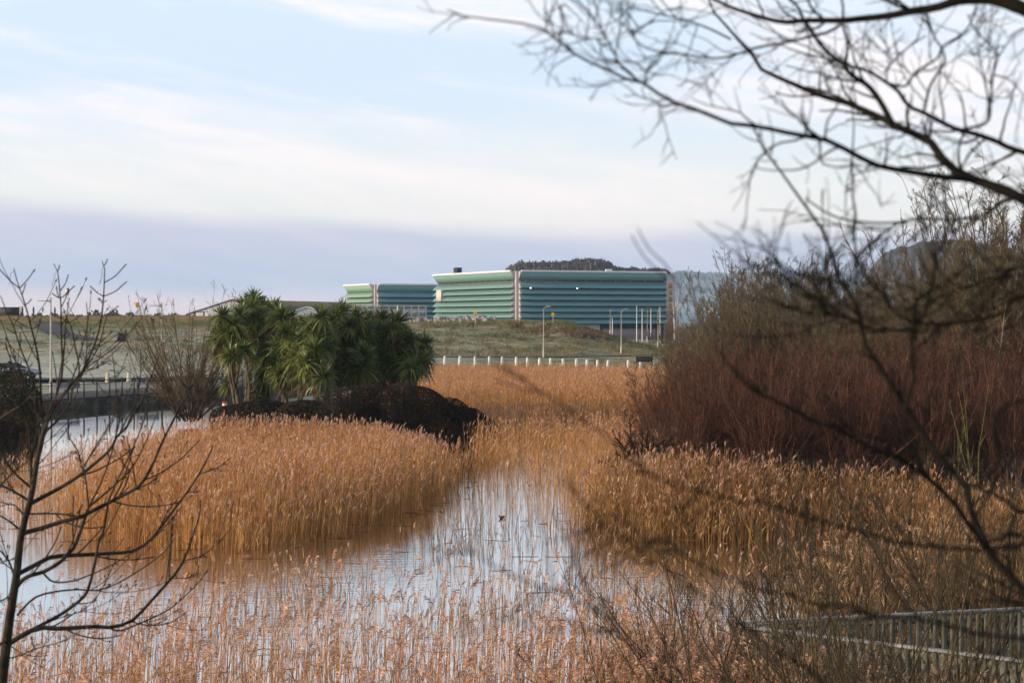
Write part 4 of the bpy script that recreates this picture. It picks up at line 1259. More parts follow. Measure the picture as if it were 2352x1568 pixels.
# pale smooth tree and dark trees beyond the right end of the offices
p = at(1551, 735, 300)
r = np.random.default_rng(77)
pt = thing('pale_tree', 'pale grey bare tree at the right end of the offices', 'tree', (p[0], p[1], h1(p[0], p[1])))
P, Rr = grow(r, np.array([[0, 0, -.1]]), np.array([[0, 0, 1.]]), 7.4, .27, 7, .02, .02, .5)
P1 = np.array([resample([(0, 0, 5.4), (.9, 0, 6.4), (1.6, 0, 7.6), (2.0, 0, 9.6)], 6), resample([(0, 0, 6.0), (.5, .1, 7.4), (.65, .1, 9.2), (.7, .1, 11.2)], 6)])
obj('trunk', branches('trunk', [(P, Rr), (P1, np.linspace(.12, .03, 6)[None] * np.ones((2, 1)))], r, (10, 6)), mat('pale_bark', (.34, .35, .38), (.24, .25, .27), 3, .8), pt)
P2, R2 = kids(r, P1, np.linspace(.1, .03, 6)[None] * np.ones((2, 1)), 14, .3, 1, (.3, .8), .5, .5, 5, .12, .1, .3, .015)
P3, R3 = kids(r, P2, R2, 6, .2, 1, (.3, .8), .5, .7, 4, .12, .1, .3, .012)
obj('crown', branches('crown', [(P2, R2), (P3, R3)], r, (4, 3)), M['greystem'], pt)
dk = coppice(360, 30, 4.6, .3, .04, None, None, 12, 7, .4, .08, .4, 1.2, minr=.014)
for i, (px, d, s, lab) in enumerate(((1575, 330, 1.05, 'dark brown bush right of the pale tree beyond the thicket'), (1602, 320, 1.0, 'dark brown bush behind the first willows, right of the offices'), (1500, 372, .62, 'low dark bush in front of the right end of the offices'),
                                     (1527, 360, .66, 'low dark bush at the foot of the pale tree'), (1540, 280, .5, 'small dark bush right of the black sign board'))):
    p = at(px, 735, d)
    plant('dark_bush', lab, 'bush', 'dark bushes near the offices', (p[0], p[1], h1(p[0], p[1])), *dk, M['browntwig'], M['browntwig'], i * 1.3, s)

# yellow-green saplings in front of the red thicket
gp = coppice(365, 4, 5.2, .1, .018, None, None, 7, 3, .14, .05, .26, .2, minr=.0055)
for i, (px, yt, d, lab) in enumerate(((2127, 1010, 70, 'thin yellow-green sapling, leftmost of three before the red thicket'), (2190, 960, 69, 'thin yellow-green sapling, middle of three before the red thicket'), (2245, 860, 71, 'thin yellow-green sapling, tallest and rightmost of three before the red thicket'))):
    p = at(px, 735, d); z = h1(p[0], p[1])
    s = (at(px, yt, d)[2] - z) / 5.0
    plant('green_sapling', lab, 'sapling', 'yellow-green saplings', (p[0], p[1], z), *gp, M['greenstem'], M['greenstem'], i * 2.1, (s, s, s))

# bare hawthorn at the edge of the channel
p = at(1466, 735, 75.5)
r = np.random.default_rng(81)
hw = thing('hawthorn_bush', 'bare spreading hawthorn at the reed edge left of the red thicket', 'bush', (p[0], p[1], max(h1(p[0], p[1]), 0) - .1))
n = 15
a = np.linspace(0, 6.28, n, endpoint=False)
P, Rr = grow(r, np.array([[0, 0, .75]]) + r.normal(size=(n, 3)) * (.10, .08, .12), np.column_stack([np.cos(a) * 1.0, np.sin(a) * .7, r.uniform(.35, 1.2, n)]) + r.normal(size=(n, 3)) * .15, 2.2 * r.uniform(.75, 1.1, n), .050, 7, .17, .05, .3)
Tk = resample([(.05, 0, -.1), (-.03, 0, .35), (.0, 0, .85)], 7)[None]
P = np.concatenate([P, Tk]); Rr = np.concatenate([Rr, np.linspace(.12, .09, 7)[None]])
P1, R1 = kids(r, P, Rr, 12, .2, 1, (.4, 1.1), .5, .6, 5, .2, .06, .35, .008)
P2, R2 = kids(r, P1, R1, 10, .15, 1, (.4, 1.1), .5, .7, 4, .2, .03, .4, .0065)
P3, R3 = kids(r, P2, R2, 6, .15, 1, (.4, 1.1), .5, .8, 3, .2, .0, .5, .0055)
obj('limbs', branches('limbs', [(P, Rr), (P1, R1)], r, (6, 4)), M['bark'], hw)
obj('twigs', branches('twigs', [(P2, R2), (P3, R3)], r, (3, 3)), M['browntwig'], hw)

# bare willow on the left end of the island
p = at(432, 735, 126)
wl = coppice(371, 66, 8.6, .3, .035, None, None, 18, 12, .52, .09, .28, .7, minr=.0090, a1=(.35, 1.0))
plant('bare_willow', 'bare olive-brown willow bush left of the cordylines', 'bush', None, (p[0] + .1, p[1], .35), *wl, M['browntwig'], mat('willow_twig', (.115, .085, .038), (.18, .13, .06), .8, .7, isl=.35), .6, 1.0)


# leafy masses: brambles, gorse, ivy
def leafmass(seed, n, dims, size, fill=.5, lump=.22):
    r = np.random.default_rng(seed)
    d = nrm(r.normal(size=(n, 3))); d[:, 2] = np.abs(d[:, 2])
    ph = r.uniform(0, 6.28, (8, 1)); w = r.normal(size=(8, 3)) * 3.2
    bl = sum(np.sin(d @ w[i] + ph[i]) for i in range(8)) / 8
    rad = (1 + lump * 2 * bl) * (1 - fill * r.uniform(0, 1, n) ** 2.5)
    c = d * rad[:, None] * np.array(dims) * 1.0
    e1 = nrm(r.normal(size=(n, 3))); e2 = nrm(np.cross(e1, r.normal(size=(n, 3))))
    s = size * r.uniform(.5, 1.3, n)[:, None]
    V = np.stack([c - e1 * s, c - e2 * s * .45, c + e1 * s, c + e2 * s * .45], 1).reshape(-1, 3)
    F = np.arange(n * 4).reshape(-1, 4)
    return make_mesh('leaves', [(V, F, 0)], False)


def sprays(seed, n, dims, L, rr=.006):
    r = np.random.default_rng(seed)
    d = nrm(r.normal(size=(n, 3))); d[:, 2] = np.abs(d[:, 2]) * .9 + .05
    b = d * np.array(dims) * .7
    P, Rr = grow(r, b, d + UP * .25, L * r.uniform(.5, 1.2, n), rr, 6, .18, -.06, .4)
    P1, R1 = kids(r, P, Rr, 5, .2, 1, (.4, 1.), .4, .8, 3, .15, 0, .5, rr * .6)
    return branches('sprays', [(P, Rr), (P1, R1)], r, (3, 3))


def bushy(name, label, cat, loc, seed, n, dims, size, m, mt, ns=120, L=.9, group=None, rz=0, lk=1, sk=1):
    t = thing(name, label, cat, loc, rz, group)
    obj('leaves', leafmass(seed, int(n * lk), dims, size * sk), m, t)
    obj('stems', sprays(seed + 1, ns, dims, L), mt, t)
    return t


for i, (px, pyb, d, dims, n, lab) in enumerate((
        (880, 1000, 104.5, (2.8, 2.4, 3.2), 19000, 'dark bramble mound below the right-hand cordylines'),
        (985, 1000, 104.5, (2.5, 2.4, 3.0), 17000, 'tallest dark bramble mound right of the cordylines'),
        (1055, 1000, 105.5, (2.1, 2.2, 2.1), 13000, 'dark bramble mound sloping down to the channel'),
        (1098, 1000, 106, (1.15, 1.6, 1.3), 7000, 'small dark bramble mound at the right tip of the island'),
        (790, 1000, 103, (2.4, 2.0, 2.7), 15000, 'low dark bramble mound under the middle cordylines'),
        (690, 1000, 103.5, (2.5, 2.0, 2.6), 15000, 'low dark bramble mound under the left-hand cordylines'),
        (585, 1000, 106, (2.5, 2.0, 2.4), 15000, 'low reddish bramble mound at the left end of the island'))):
    p = at(px, 735, d)
    bushy('bramble_mound', lab, 'bramble', (p[0], p[1], max(h1(p[0], p[1]), .1) - .1), 500 + 7 * i, n, dims, .075, M['bramble'], M['browntwig'], 260 if i > 1 else 340, .8, 'bramble mounds on the island', 0, 2.2, .72)
p = at(1098, 735, 108)
rsp = coppice(380, 14, 2.3, .3, .012, None, None, 6, 4, .6, .08, .4, .3, minr=.004)
plant('twiggy_bush', 'thin bare twigs rising from the right tip of the island', 'bush', None, (p[0], p[1], .25), *rsp, M['browntwig'], M['browntwig'], .3, 1.0)
# bushes at the left edge
p = at(14, 735, 121)
bushy('gorse_bush', 'tall dark bush with yellowish brown top at the left edge of the lake', 'bush', (p[0], p[1], .1), 560, 18000, (1.9, 2.2, 3.5), .075, M['gorse'], M['browntwig'], 160, 1.0, 'dark bushes at the left shore')
p = at(62, 735, 126)
bushy('gorse_bush', 'lower rounded dark bush in front of the silver car', 'bush', (p[0], p[1], .1), 570, 9000, (1.0, 1.6, 2.2), .07, M['gorse'], M['browntwig'], 80, .8, 'dark bushes at the left shore')
p = at(-10, 735, 114)
bushy('bramble_mound', 'dark bramble mound overhanging the water at the left edge', 'bramble', (p[0], p[1], .0), 580, 9000, (1.4, 1.8, 1.2), .075, M['bramble'], M['browntwig'], 90, .9, 'dark bushes at the left shore')

# scrub and tussocks on the right-hand mound
sp = [coppice(390 + q, 16, 1.0, .3, .014, None, None, 7, 5, .55, .12, .5, .5, minr=.012) for q in range(2)]
b1 = lambda x, y: ((1580 + x / 4.704) / 1.6327, (980 + y / 4.704) / 1.6327)
b2 = lambda x, y: ((2080 + x / 4.704) / 1.6327, (980 + y / 4.704) / 1.6327)
lst = [(b1(1640, 1170), 1.15), (b1(1710, 1150), 1.0), (b1(2010, 1130), .5), (b1(2170, 1200), .9), (b1(2120, 1270), 1.1), (b1(1900, 1290), .6), (b1(2180, 1330), .9), (b2(60, 1240), .7), (b2(280, 1270), 1.0),
       (b2(230, 1300), .9), (b2(620, 1350), 1.0), (b2(480, 1330), .9), (b2(760, 1360), 1.0), (b2(880, 1380), .9), (b2(770, 1190), .8), (b1(1760, 1390), .7), (b2(340, 1330), 1.1), (b2(150, 1200), .8), (b2(560, 1290), .9), (b2(700, 1310), 1.0)]
for i, ((px, py), s) in enumerate(sorted(lst)):
    p = hit(px, py + 3, 235, 330)
    plant('scrub_bush', 'small reddish brown scrub bush on the mound, %s from the left' % ORD[i], 'bush', 'scrub bushes on the mound', (p[0], p[1], p[2] - .05), *sp[i % 2], M['scrub'], M['scrub'], i * 1.1, s * 1.5)

# far hedges on the skyline
r = np.random.default_rng(61)
vs = []
for (a, b_, d, hgt, n_) in ((-20, 200, 560, 1.9, 1700), (200, 300, 560, 3.2, 700), (300, 440, 560, 2.2, 900)):
    px = r.uniform(a, b_, n_)
    X = (px - 1176) / FP * d
    Z = 6.3 + (at(0, 735, d)[2] - 6.3) + hgt * (.45 + .55 * np.sin(px * .09) * np.sin(px * .23 + 1)) * r.uniform(0, 1, n_)
    c = np.column_stack([X, d + r.normal(size=n_) * 3, Z])
    vs.append(c)
c = np.concatenate(vs); n_ = len(c)
e1 = nrm(r.normal(size=(n_, 3))); e2 = nrm(np.cross(e1, r.normal(size=(n_, 3))))
s = .45 * r.uniform(.4, 1.2, n_)[:, None]
V = np.stack([c - e1 * s, c - e2 * s, c + e1 * s, c + e2 * s], 1).reshape(-1, 3)
low = np.column_stack([np.linspace(-175, -80, 60), np.full(60, 562.), np.full(60, 2.2)])
obj('far_hedge', make_mesh('far_hedge', [(V, np.arange(n_ * 4).reshape(-1, 4), 0)], False), mat('far_hedge', (.05, .055, .05), (.08, .08, .07), .1, .9), label='line of distant dark hedges low on the skyline behind the left ridge', cat='hedge', kind='stuff')

# grass tussocks on the banks: rough cover that nobody could count
def tufts(label, pts, rng, h, w, m, nb=5):
    idx = np.repeat(np.arange(len(pts)), nb)
    b0 = np.column_stack([pts[idx] + rng.normal(size=(len(idx), 2)) * .12, np.zeros(len(idx))])
    b0[:, 2] = H(b0[:, 0], b0[:, 1]) - .04
    d = np.column_stack([rng.normal(size=(len(idx), 2)) * .45 + (.15, 0), np.ones(len(idx))])
    P, Rr = grow(rng, b0, d, h * rng.uniform(.4, 1.2, len(idx)), w, 3, .2, -.15, .2)
    V, F = tubes(P, Rr, 2, rng)
    return obj('grass', make_mesh('grass', [(V, F, 0)]), m, label=label, cat='grass', kind='stuff')
pts = np.column_stack([rng.uniform(-14, 24, 9000), rng.uniform(254, 322, 9000)])
fg = field(9, 3.0)
pts = pts[fg(pts[:, 0], pts[:, 1]) + rng.uniform(-.6, .6, len(pts)) > -.05]
tufts('rough grass tussocks covering the mound below the offices', pts, rng, .46, .035, M['grassb'], 6)
pts = np.column_stack([rng.uniform(-80, -12, 9000), rng.uniform(215, 292, 9000)])
pts = pts[fg(pts[:, 0], pts[:, 1]) + rng.uniform(-.6, .6, len(pts)) > .15]
tufts('rough grass tussocks on the upper part of the left slope', pts, rng, .26, .03, M['grassb'], 5)
pts = np.column_stack([rng.uniform(-12, 16, 3500), rng.uniform(217, 228, 3500)])
tufts('dry grass along the foot of the white marker posts', pts, rng, .38, .02, M['grassb'], 5)
# ------------------------------------------------------------------ cordylines on the island
def head_mesh(seed, n=150):
    r = np.random.default_rng(seed)
    az_ = r.uniform(0, 6.283, n); el_ = np.arcsin(np.clip(r.uniform(-.62, 1.0, n), -1, 1))
    d = np.column_stack([np.cos(az_) * np.cos(el_), np.sin(az_) * np.cos(el_), np.sin(el_)])
    L = r.uniform(.62, .98, n)
    k = np.linspace(0, 1, 6)
    dr = np.clip(.10 + .42 * (1 - np.sin(el_)) * r.uniform(.2, 1.0, n), 0, .75)
    P = d[:, None] * (L[:, None] * (k - .15 * k ** 2))[:, :, None] - UP * (L * dr)[:, None, None] * (k ** 2.2)[None, :, None]
    P[:, :, 2] += .02
    w = np.array([.45, .9, 1.0, .85, .5, .04])[None] * r.uniform(.022, .036, n)[:, None]
    side = nrm(np.cross(d, UP + r.normal(size=(n, 3)) * .25))
    V, F = tubes(P, w, 2, r, side)
    parts = [(V, F, 0)]
    n2 = 34
    az_ = r.uniform(0, 6.283, n2)
    d = np.column_stack([np.cos(az_) * .5, np.sin(az_) * .5, np.full(n2, -.5)])
    L = r.uniform(.4, .8, n2)
    P = np.array([0, 0, -.12])[None, None] + d[:, None] * (L[:, None] * k)[:, :, None] - UP * (L * .8)[:, None, None] * (k ** 1.6)[None, :, None]
    V, F = tubes(P, np.array([.4, .9, .9, .7, .4, .05])[None] * .025 * np.ones((n2, 1)), 2, r)
    parts.append((V, F, 1))
    return make_mesh('leaf_head', parts)
heads_m = [head_mesh(700 + q) for q in range(5)]
c3 = lambda x, y: (428.7 + x / 3.2, 643.1 + y / 3.2)
HD = [(490, 150, 1.15), (425, 205, 1.0), (545, 205, 1.0), (480, 215, 1.1), (262, 268, 1.0), (385, 262, .95), (440, 368, 1.0), (312, 430, 1.0), (355, 332, .9), (270, 470, .9), (520, 300, 1.0), (300, 350, .9), (380, 430, .9), (250, 400, .85),
      (645, 235, .95), (700, 300, 1.05), (640, 350, 1.1), (560, 450, 1.2), (485, 505, 1.0), (600, 525, 1.0), (755, 290, 1.0), (720, 405, 1.1), (800, 440, 1.05), (850, 335, 1.1), (985, 275, 1.1), (925, 345, 1.1), (1010, 350, 1.0),
      (1140, 240, 1.15), (1095, 295, 1.0), (1250, 275, 1.1), (1330, 300, 1.0), (1430, 292, 1.0), (1545, 318, 1.15), (1400, 345, 1.0), (1195, 335, 1.05), (1500, 372, 1.0), (950, 435, 1.15), (850, 545, 1.15), (725, 525, 1.1), (600, 625, 1.2),
      (690, 615, 1.0), (770, 610, 1.0), (1005, 640, 1.15), (940, 515, 1.0), (1150, 480, 1.2), (1110, 560, 1.0), (1060, 420, 1.0), (1290, 450, 1.2), (1300, 540, 1.1), (1215, 625, 1.25), (1370, 570, 1.1), (1455, 545, 1.15), (1550, 450, 1.1),
      (1650, 430, 1.1), (1745, 475, 1.15), (1605, 560, 1.1), (1700, 610, 1.2), (1750, 565, 1.1), (1480, 620, 1.1), (1565, 650, 1.0), (1650, 655, 1.0), (1290, 380, 1.0), (1380, 450, 1.1), (880, 640, .9), (1110, 655, 1.0), (1330, 650, 1.0)]
BASES = [(395, 'left'), (455, 'l2'), (545, 'ivy'), (740, ''), (815, ''), (965, ''), (1040, ''), (1130, ''), (1250, ''), (1380, ''), (1500, ''), (1600, '')]
rng = np.random.default_rng(321)
CL = ['leaning cordyline at the left end of the island clump', 'tallest cordyline of the island, rising above all its neighbours at the left', 'cordyline with an ivy-clad trunk right of the tallest one', 'cordyline with low spreading heads, fourth from the left of the clump',
      'thick-trunked cordyline in the left middle of the clump', 'cordyline with pale twin trunks at the front middle of the clump', 'cordyline in the centre of the clump, under the glazed pavilion', 'cordyline right of the centre of the clump',
      'dark cordyline behind the tall bramble mound, left of three on the right', 'dark cordyline behind the tall bramble mound, middle of three on the right', 'dark cordyline behind the tall bramble mound, right of three', 'outermost cordyline leaning out over the far reeds at the right end']
HD = HD + [(x + a_, y + b_, s_ * .95) for (x, y, s_), a_, b_ in zip(HD, rng.uniform(-60, 60, len(HD)), rng.uniform(25, 110, len(HD))) if y < 590 and x > 230 and x < 1720] + [(x, y, 1.0) for x, y in ((590, 690), (680, 690), (770, 680), (900, 690), (1000, 715), (1100, 700), (1220, 700), (1340, 705), (1430, 690))]
groups_ = {i: [] for i in range(len(BASES))}
for (x, y, s) in HD:
    # nearest base in x, the high ones of the left group belong to the tallest tree
    j = int(np.argmin([abs(x - (bx + (85 if bx > 1450 else 0))) + (0 if not (y < 230 and x < 560) else 300 * (i != 1)) for i, (bx, _) in enumerate(BASES)]))
    groups_[j].append((x, y, s))
for i, (bx, _) in enumerate(BASES):
    hs = groups_[i]
    if not hs: continue
    d0 = [112, 116, 114, 112, 110, 108.5, 111, 113, 112, 114, 113, 112][i]
    pb = at(c3(bx, 0)[0], 735, d0)
    base = np.array([pb[0], pb[1], max(h1(pb[0], pb[1]), .2) - .15])
    t = thing('cordyline', CL[i], 'palm', tuple(base), 0, 'cordylines on the island')
    hp = []
    for (x, y, s) in hs:
        px, py = c3(x, y)
        hp.append(at(px, py, d0 + rng.uniform(-1.3, 1.3) + (500 - y) * .006) - base)
    hp = np.array(hp)
    mean = hp.mean(0)
    fork = np.array([mean[0] * .45, mean[1] * .45, max(min(hp[:, 2].min() * .55, 2.0), .9)])
    tr = [resample([(0, 0, 0), (fork[0] * .35, fork[1] * .35, fork[2] * .55), fork], 6)]
    rr = [np.linspace(.17, .12, 6)]
    for q, h_ in enumerate(hp):
        midp = fork * .45 + h_ * .55 + np.array([0, 0, -.12 * np.linalg.norm(h_[:2] - fork[:2])]) + rng.normal(size=3) * .08
        tr.append(resample([fork - (0, 0, .15), midp, h_ - (0, 0, .1)], 6)); rr.append(np.linspace(.085, .05, 6))
    # a second stem from the ground
    far = hp[np.argmax(np.abs(hp[:, 0] - fork[0]))]
    tr.append(resample([(.25 * np.sign(far[0]), .2, 0), (far[0] * .4, far[1] * .4, far[2] * .45), far - (0, 0, .1)], 6)); rr.append(np.linspace(.10, .06, 6))
    V, F = tubes(np.array(tr), np.array(rr), 9, rng)
    obj('trunk', make_mesh('trunk', [(V, F, 0)]), M['ctrunk'], t)
    for q, (h_, (x, y, s)) in enumerate(zip(hp, hs)):
        o = obj('leaf_head', heads_m[(i * 3 + q) % 5], [M['cleaf'], M['cdead']], t)
        o.location = h_
        o.rotation_euler = (rng.normal() * .34, rng.normal() * .34, rng.uniform(0, 6.28))
        o.scale = tuple(s * 1.38 * rng.uniform(.80, 1.16) * rng.uniform(.93, 1.07, 3))
p = at(c3(545, 0)[0], 735, 113.2)
bushy('ivy_bush', 'dark ivy wrapped round a cordyline trunk left of the clump', 'ivy', (p[0], p[1], .6), 600, 7000, (.62, .55, 3.3), .06, M['ivy'], M['browntwig'], 20, .5)
# small young sword plant at the shore and understorey twigs
p = at(c3(300, 770)[0], 735, 117)
sp_ = obj('young_cordyline', heads_m[1], None, label='young trunkless cordyline low on the shore at the left of the clump', cat='palm', loc=(p[0], p[1], at(c3(300, 770)[0], c3(0, 770)[1], 117)[2]))

# ------------------------------------------------------------------ boardwalk with timber railings
rng = np.random.default_rng(55)
cA = np.array([3.44, 31.7]); eB = np.array([13.2, 23.0]); eA = np.array([13.6, 34.95])
bw = thing('boardwalk', 'timber boardwalk deck in the reeds at the lower right', 'boardwalk', (cA[0], cA[1], .55))
n_ = 40
V = []; F = []
for i in range(n_):
    a0, a1 = (i + .03) / n_, (i + .97) / n_
    q = [cA + (eB - cA) * a0, cA + (eB - cA) * a1, cA + (eA - cA) * a1, cA + (eA - cA) * a0]
    b0 = len(V)
    V += [(*(c - cA), 0) for c in q] + [(*(c - cA), .05) for c in q]
    F += [[b0 + 4, b0 + 5, b0 + 6, b0 + 7], [b0, b0 + 1, b0 + 5, b0 + 4], [b0 + 2, b0 + 3, b0 + 7, b0 + 6], [b0 + 1, b0 + 2, b0 + 6, b0 + 5], [b0 + 3, b0, b0 + 4, b0 + 7]]
obj('deck', make_mesh('deck', [(V, F, 0)], False), M['timber'], bw)
for k_ in range(6):
    for e in (eB, eA):
        q = (e - cA) * (k_ + .3) / 6 * .98
        boxes('pile', [(q[0], q[1] + (.15 if e is eB else -.15), -.7, .14, .14, 1.4)], M['timber'], bw)
def timber_rail(name, label, a, b, zc):
    d = b - a; L = np.linalg.norm(d); d = d / L; ang = math.atan2(d[1], d[0])
    t = thing('timber_railing', label, 'railing', (a[0], a[1], .60), 0, 'timber railings of the boardwalk')
    hh = zc - .60
    m = L / 2
    boxes('handrail', [(d[0] * m, d[1] * m, hh - .02, L + .1, .125, .04, ang)], M['railcap'], t, bev=.006)
    for zz in (.16, hh - .13):
        boxes('rail', [(d[0] * m, d[1] * m, zz, L, .045, .09, ang)], M['timber'], t)
    nn = np.array([-d[1], d[0]])
    for i, s in enumerate(np.arange(.06, L, .158)):
        if i > 96: break
        q = d * s - nn * .042
        boxes('picket', [(q[0], q[1], hh / 2 - .03, .092, .022, hh - .05 + rng.normal() * .004, ang)], M['timber'], t)
    for s in np.arange(.05, L, 1.75):
        q = d * s + nn * .075
        boxes('post', [(q[0], q[1], hh / 2 - .25, .10, .10, hh + .4, ang)], M['timber'], t)
timber_rail('timber_railing', 'nearer pale timber railing with frosty handrail sloping down to the right', cA, eB, 1.80)
timber_rail('timber_railing', 'farther pale timber railing with frosty handrail rising to the right', cA + np.array([.12, .06]), eA, 1.82)

# ------------------------------------------------------------------ willow shoots and tangled bushes at the lower right
def fan(name, label, base, d, seed, n, h, leanx, M1, k1=6, k2=3, r0=.014, lean=.3, minr=.0032, tw=.36, group=None, third=0, wig=.10):
    r = np.random.default_rng(seed)
    n = int(n * 1.6); k1 += 3; minr *= 1.35; r0 *= 1.35; third = max(third, 2)
    a = r.uniform(0, 6.28, n)
    b = np.column_stack([np.cos(a) * .3, np.sin(a) * .18, np.full(n, -.1)])
    dd_ = np.column_stack([np.cos(a) * lean + leanx, np.sin(a) * lean, np.ones(n)])
    P, Rr = grow(r, b, dd_, h * r.uniform(.55, 1.05, n), r0 * r.uniform(.6, 1.2, n), 8, wig, .03, .22)
    P1, R1 = kids(r, P, Rr, k1, .2, 1, (.25, .75), tw, .55, 6, .10, .09, .35, minr)
    P2, R2 = kids(r, P1, R1, k2, .2, 1, (.3, .8), .5, .7, 4, .12, .08, .45, minr * .85)
    lv = [(P1, R1), (P2, R2)]
    if third: lv.append(kids(r, P2, R2, third, .2, 1, (.4, .9), .6, .85, 3, .14, .04, .5, minr * .75))
    t = thing(name, label, 'bush', base, 0, group)
    obj('stems', branches('stems', [(P, Rr)], r, (6,)), M1, t)
    obj('twigs', branches('twigs', lv, r, (4, 3, 3)), M1, t)
    return t
def basept(px, d):
    p = at(px, 735, d)
    return (p[0], p[1], max(h1(p[0], p[1]), -.1))
fan('willow_shrub', 'bare willow shrub with long thin shoots rising from the near reeds at the lower middle', basept(1475, 26), 26, 801, 13, 3.9, -.02, M['willowtwig'], 7, 3, .013, .42)
fan('willow_shrub', 'bare willow shrub with thin shoots right of the lower middle, left of the railing corner', basept(1585, 28), 28, 802, 11, 3.5, .05, M['willowtwig'], 7, 3, .012, .45)
fan('willow_shrub', 'tangled bare willow in front of the railing corner at the lower right', basept(1800, 24), 24, 803, 17, 4.4, -.10, M['willowtwig'], 9, 5, .016, .55, third=3, wig=.13)
fan('willow_shrub', 'tangled bare willow before the middle of the near railing', basept(1985, 22.5), 22.5, 804, 20, 4.7, -.02, M['willowtwig'], 9, 5, .018, .55, third=3, wig=.13)
fan('willow_shrub', 'dense tangled willow in the lower right corner before the railing', basept(2190, 21), 21, 805, 20, 4.8, -.08, M['willowtwig'], 9, 5, .018, .55, third=3, wig=.13)
fan('willow_shrub', 'tall willow shrub behind the railings at the right edge', basept(2250, 37), 37, 806, 18, 5.0, -.08, M['willowtwig'], 9, 5, .020, .40, third=2)
fan('willow_shrub', 'slender willow shrub behind the railings, left of the tall one', basept(2010, 40), 40, 807, 14, 4.2, -.06, M['willowtwig'], 8, 4, .017, .45, third=2)
fan('willow_shrub', 'tangled bare willow left of the dense one in the corner', basept(2075, 26), 26, 809, 16, 4.2, .02, M['willowtwig'], 9, 5, .016, .5, third=3, wig=.13)
fan('willow_shrub', 'bare willow with arching shoots between the reeds and the railing corner', basept(1690, 29), 29, 810, 14, 3.4, .03, M['willowtwig'], 9, 5, .014, .55, third=2)
fan('willow_shrub', 'dense bare willow behind the railings in the middle of the lower right', basept(2130, 42), 42, 811, 14, 3.6, -.03, M['willowtwig'], 9, 5, .016, .5, third=2)
fan('willow_shrub', 'bare willow at the water edge left of the railings', basept(1900, 47), 47, 812, 12, 3.0, .0, M['willowtwig'], 9, 4, .015, .5, third=2)
fan('willow_shrub', 'tall tangled willow nearest the viewer before the left half of the railing', basept(1890, 19.5), 19.5, 813, 13, 4.9, -.03, M['willowtwig'], 9, 5, .017, .5, third=3)
fan('willow_shrub', 'tall tangled willow at the very corner of the picture before the railing', basept(2300, 18.5), 18.5, 814, 14, 5.0, -.08, M['willowtwig'], 9, 5, .018, .5, third=3)
fan('willow_shrub', 'small willow shrub rising from the reeds behind the railing corner', basept(1800, 44), 44, 808, 9, 2.8, .0, M['willowtwig'], 8, 4, .013, .40)

# ------------------------------------------------------------------ traced bare trees near the viewer
def traced_tree(tr, rng, K=16):
    """tr: list of (list of (px,py), depth0, depth1, r0, r1) with radii in picture units"""
    P = []; Rr = []
    for pts, d0, d1, r0, r1 in tr:
        q = resample(pts, K)
        dd_ = np.linspace(d0, d1, K) + np.sin(np.linspace(0, 3.1, K) + rng.uniform(0, 3)) * .02 * d0
        P.append([at(a, c, e) for (a, c), e in zip(q, dd_)])
        Rr.append(np.linspace(r0, r1, K) * dd_ / FP)
    return np.array(P), np.array(Rr)


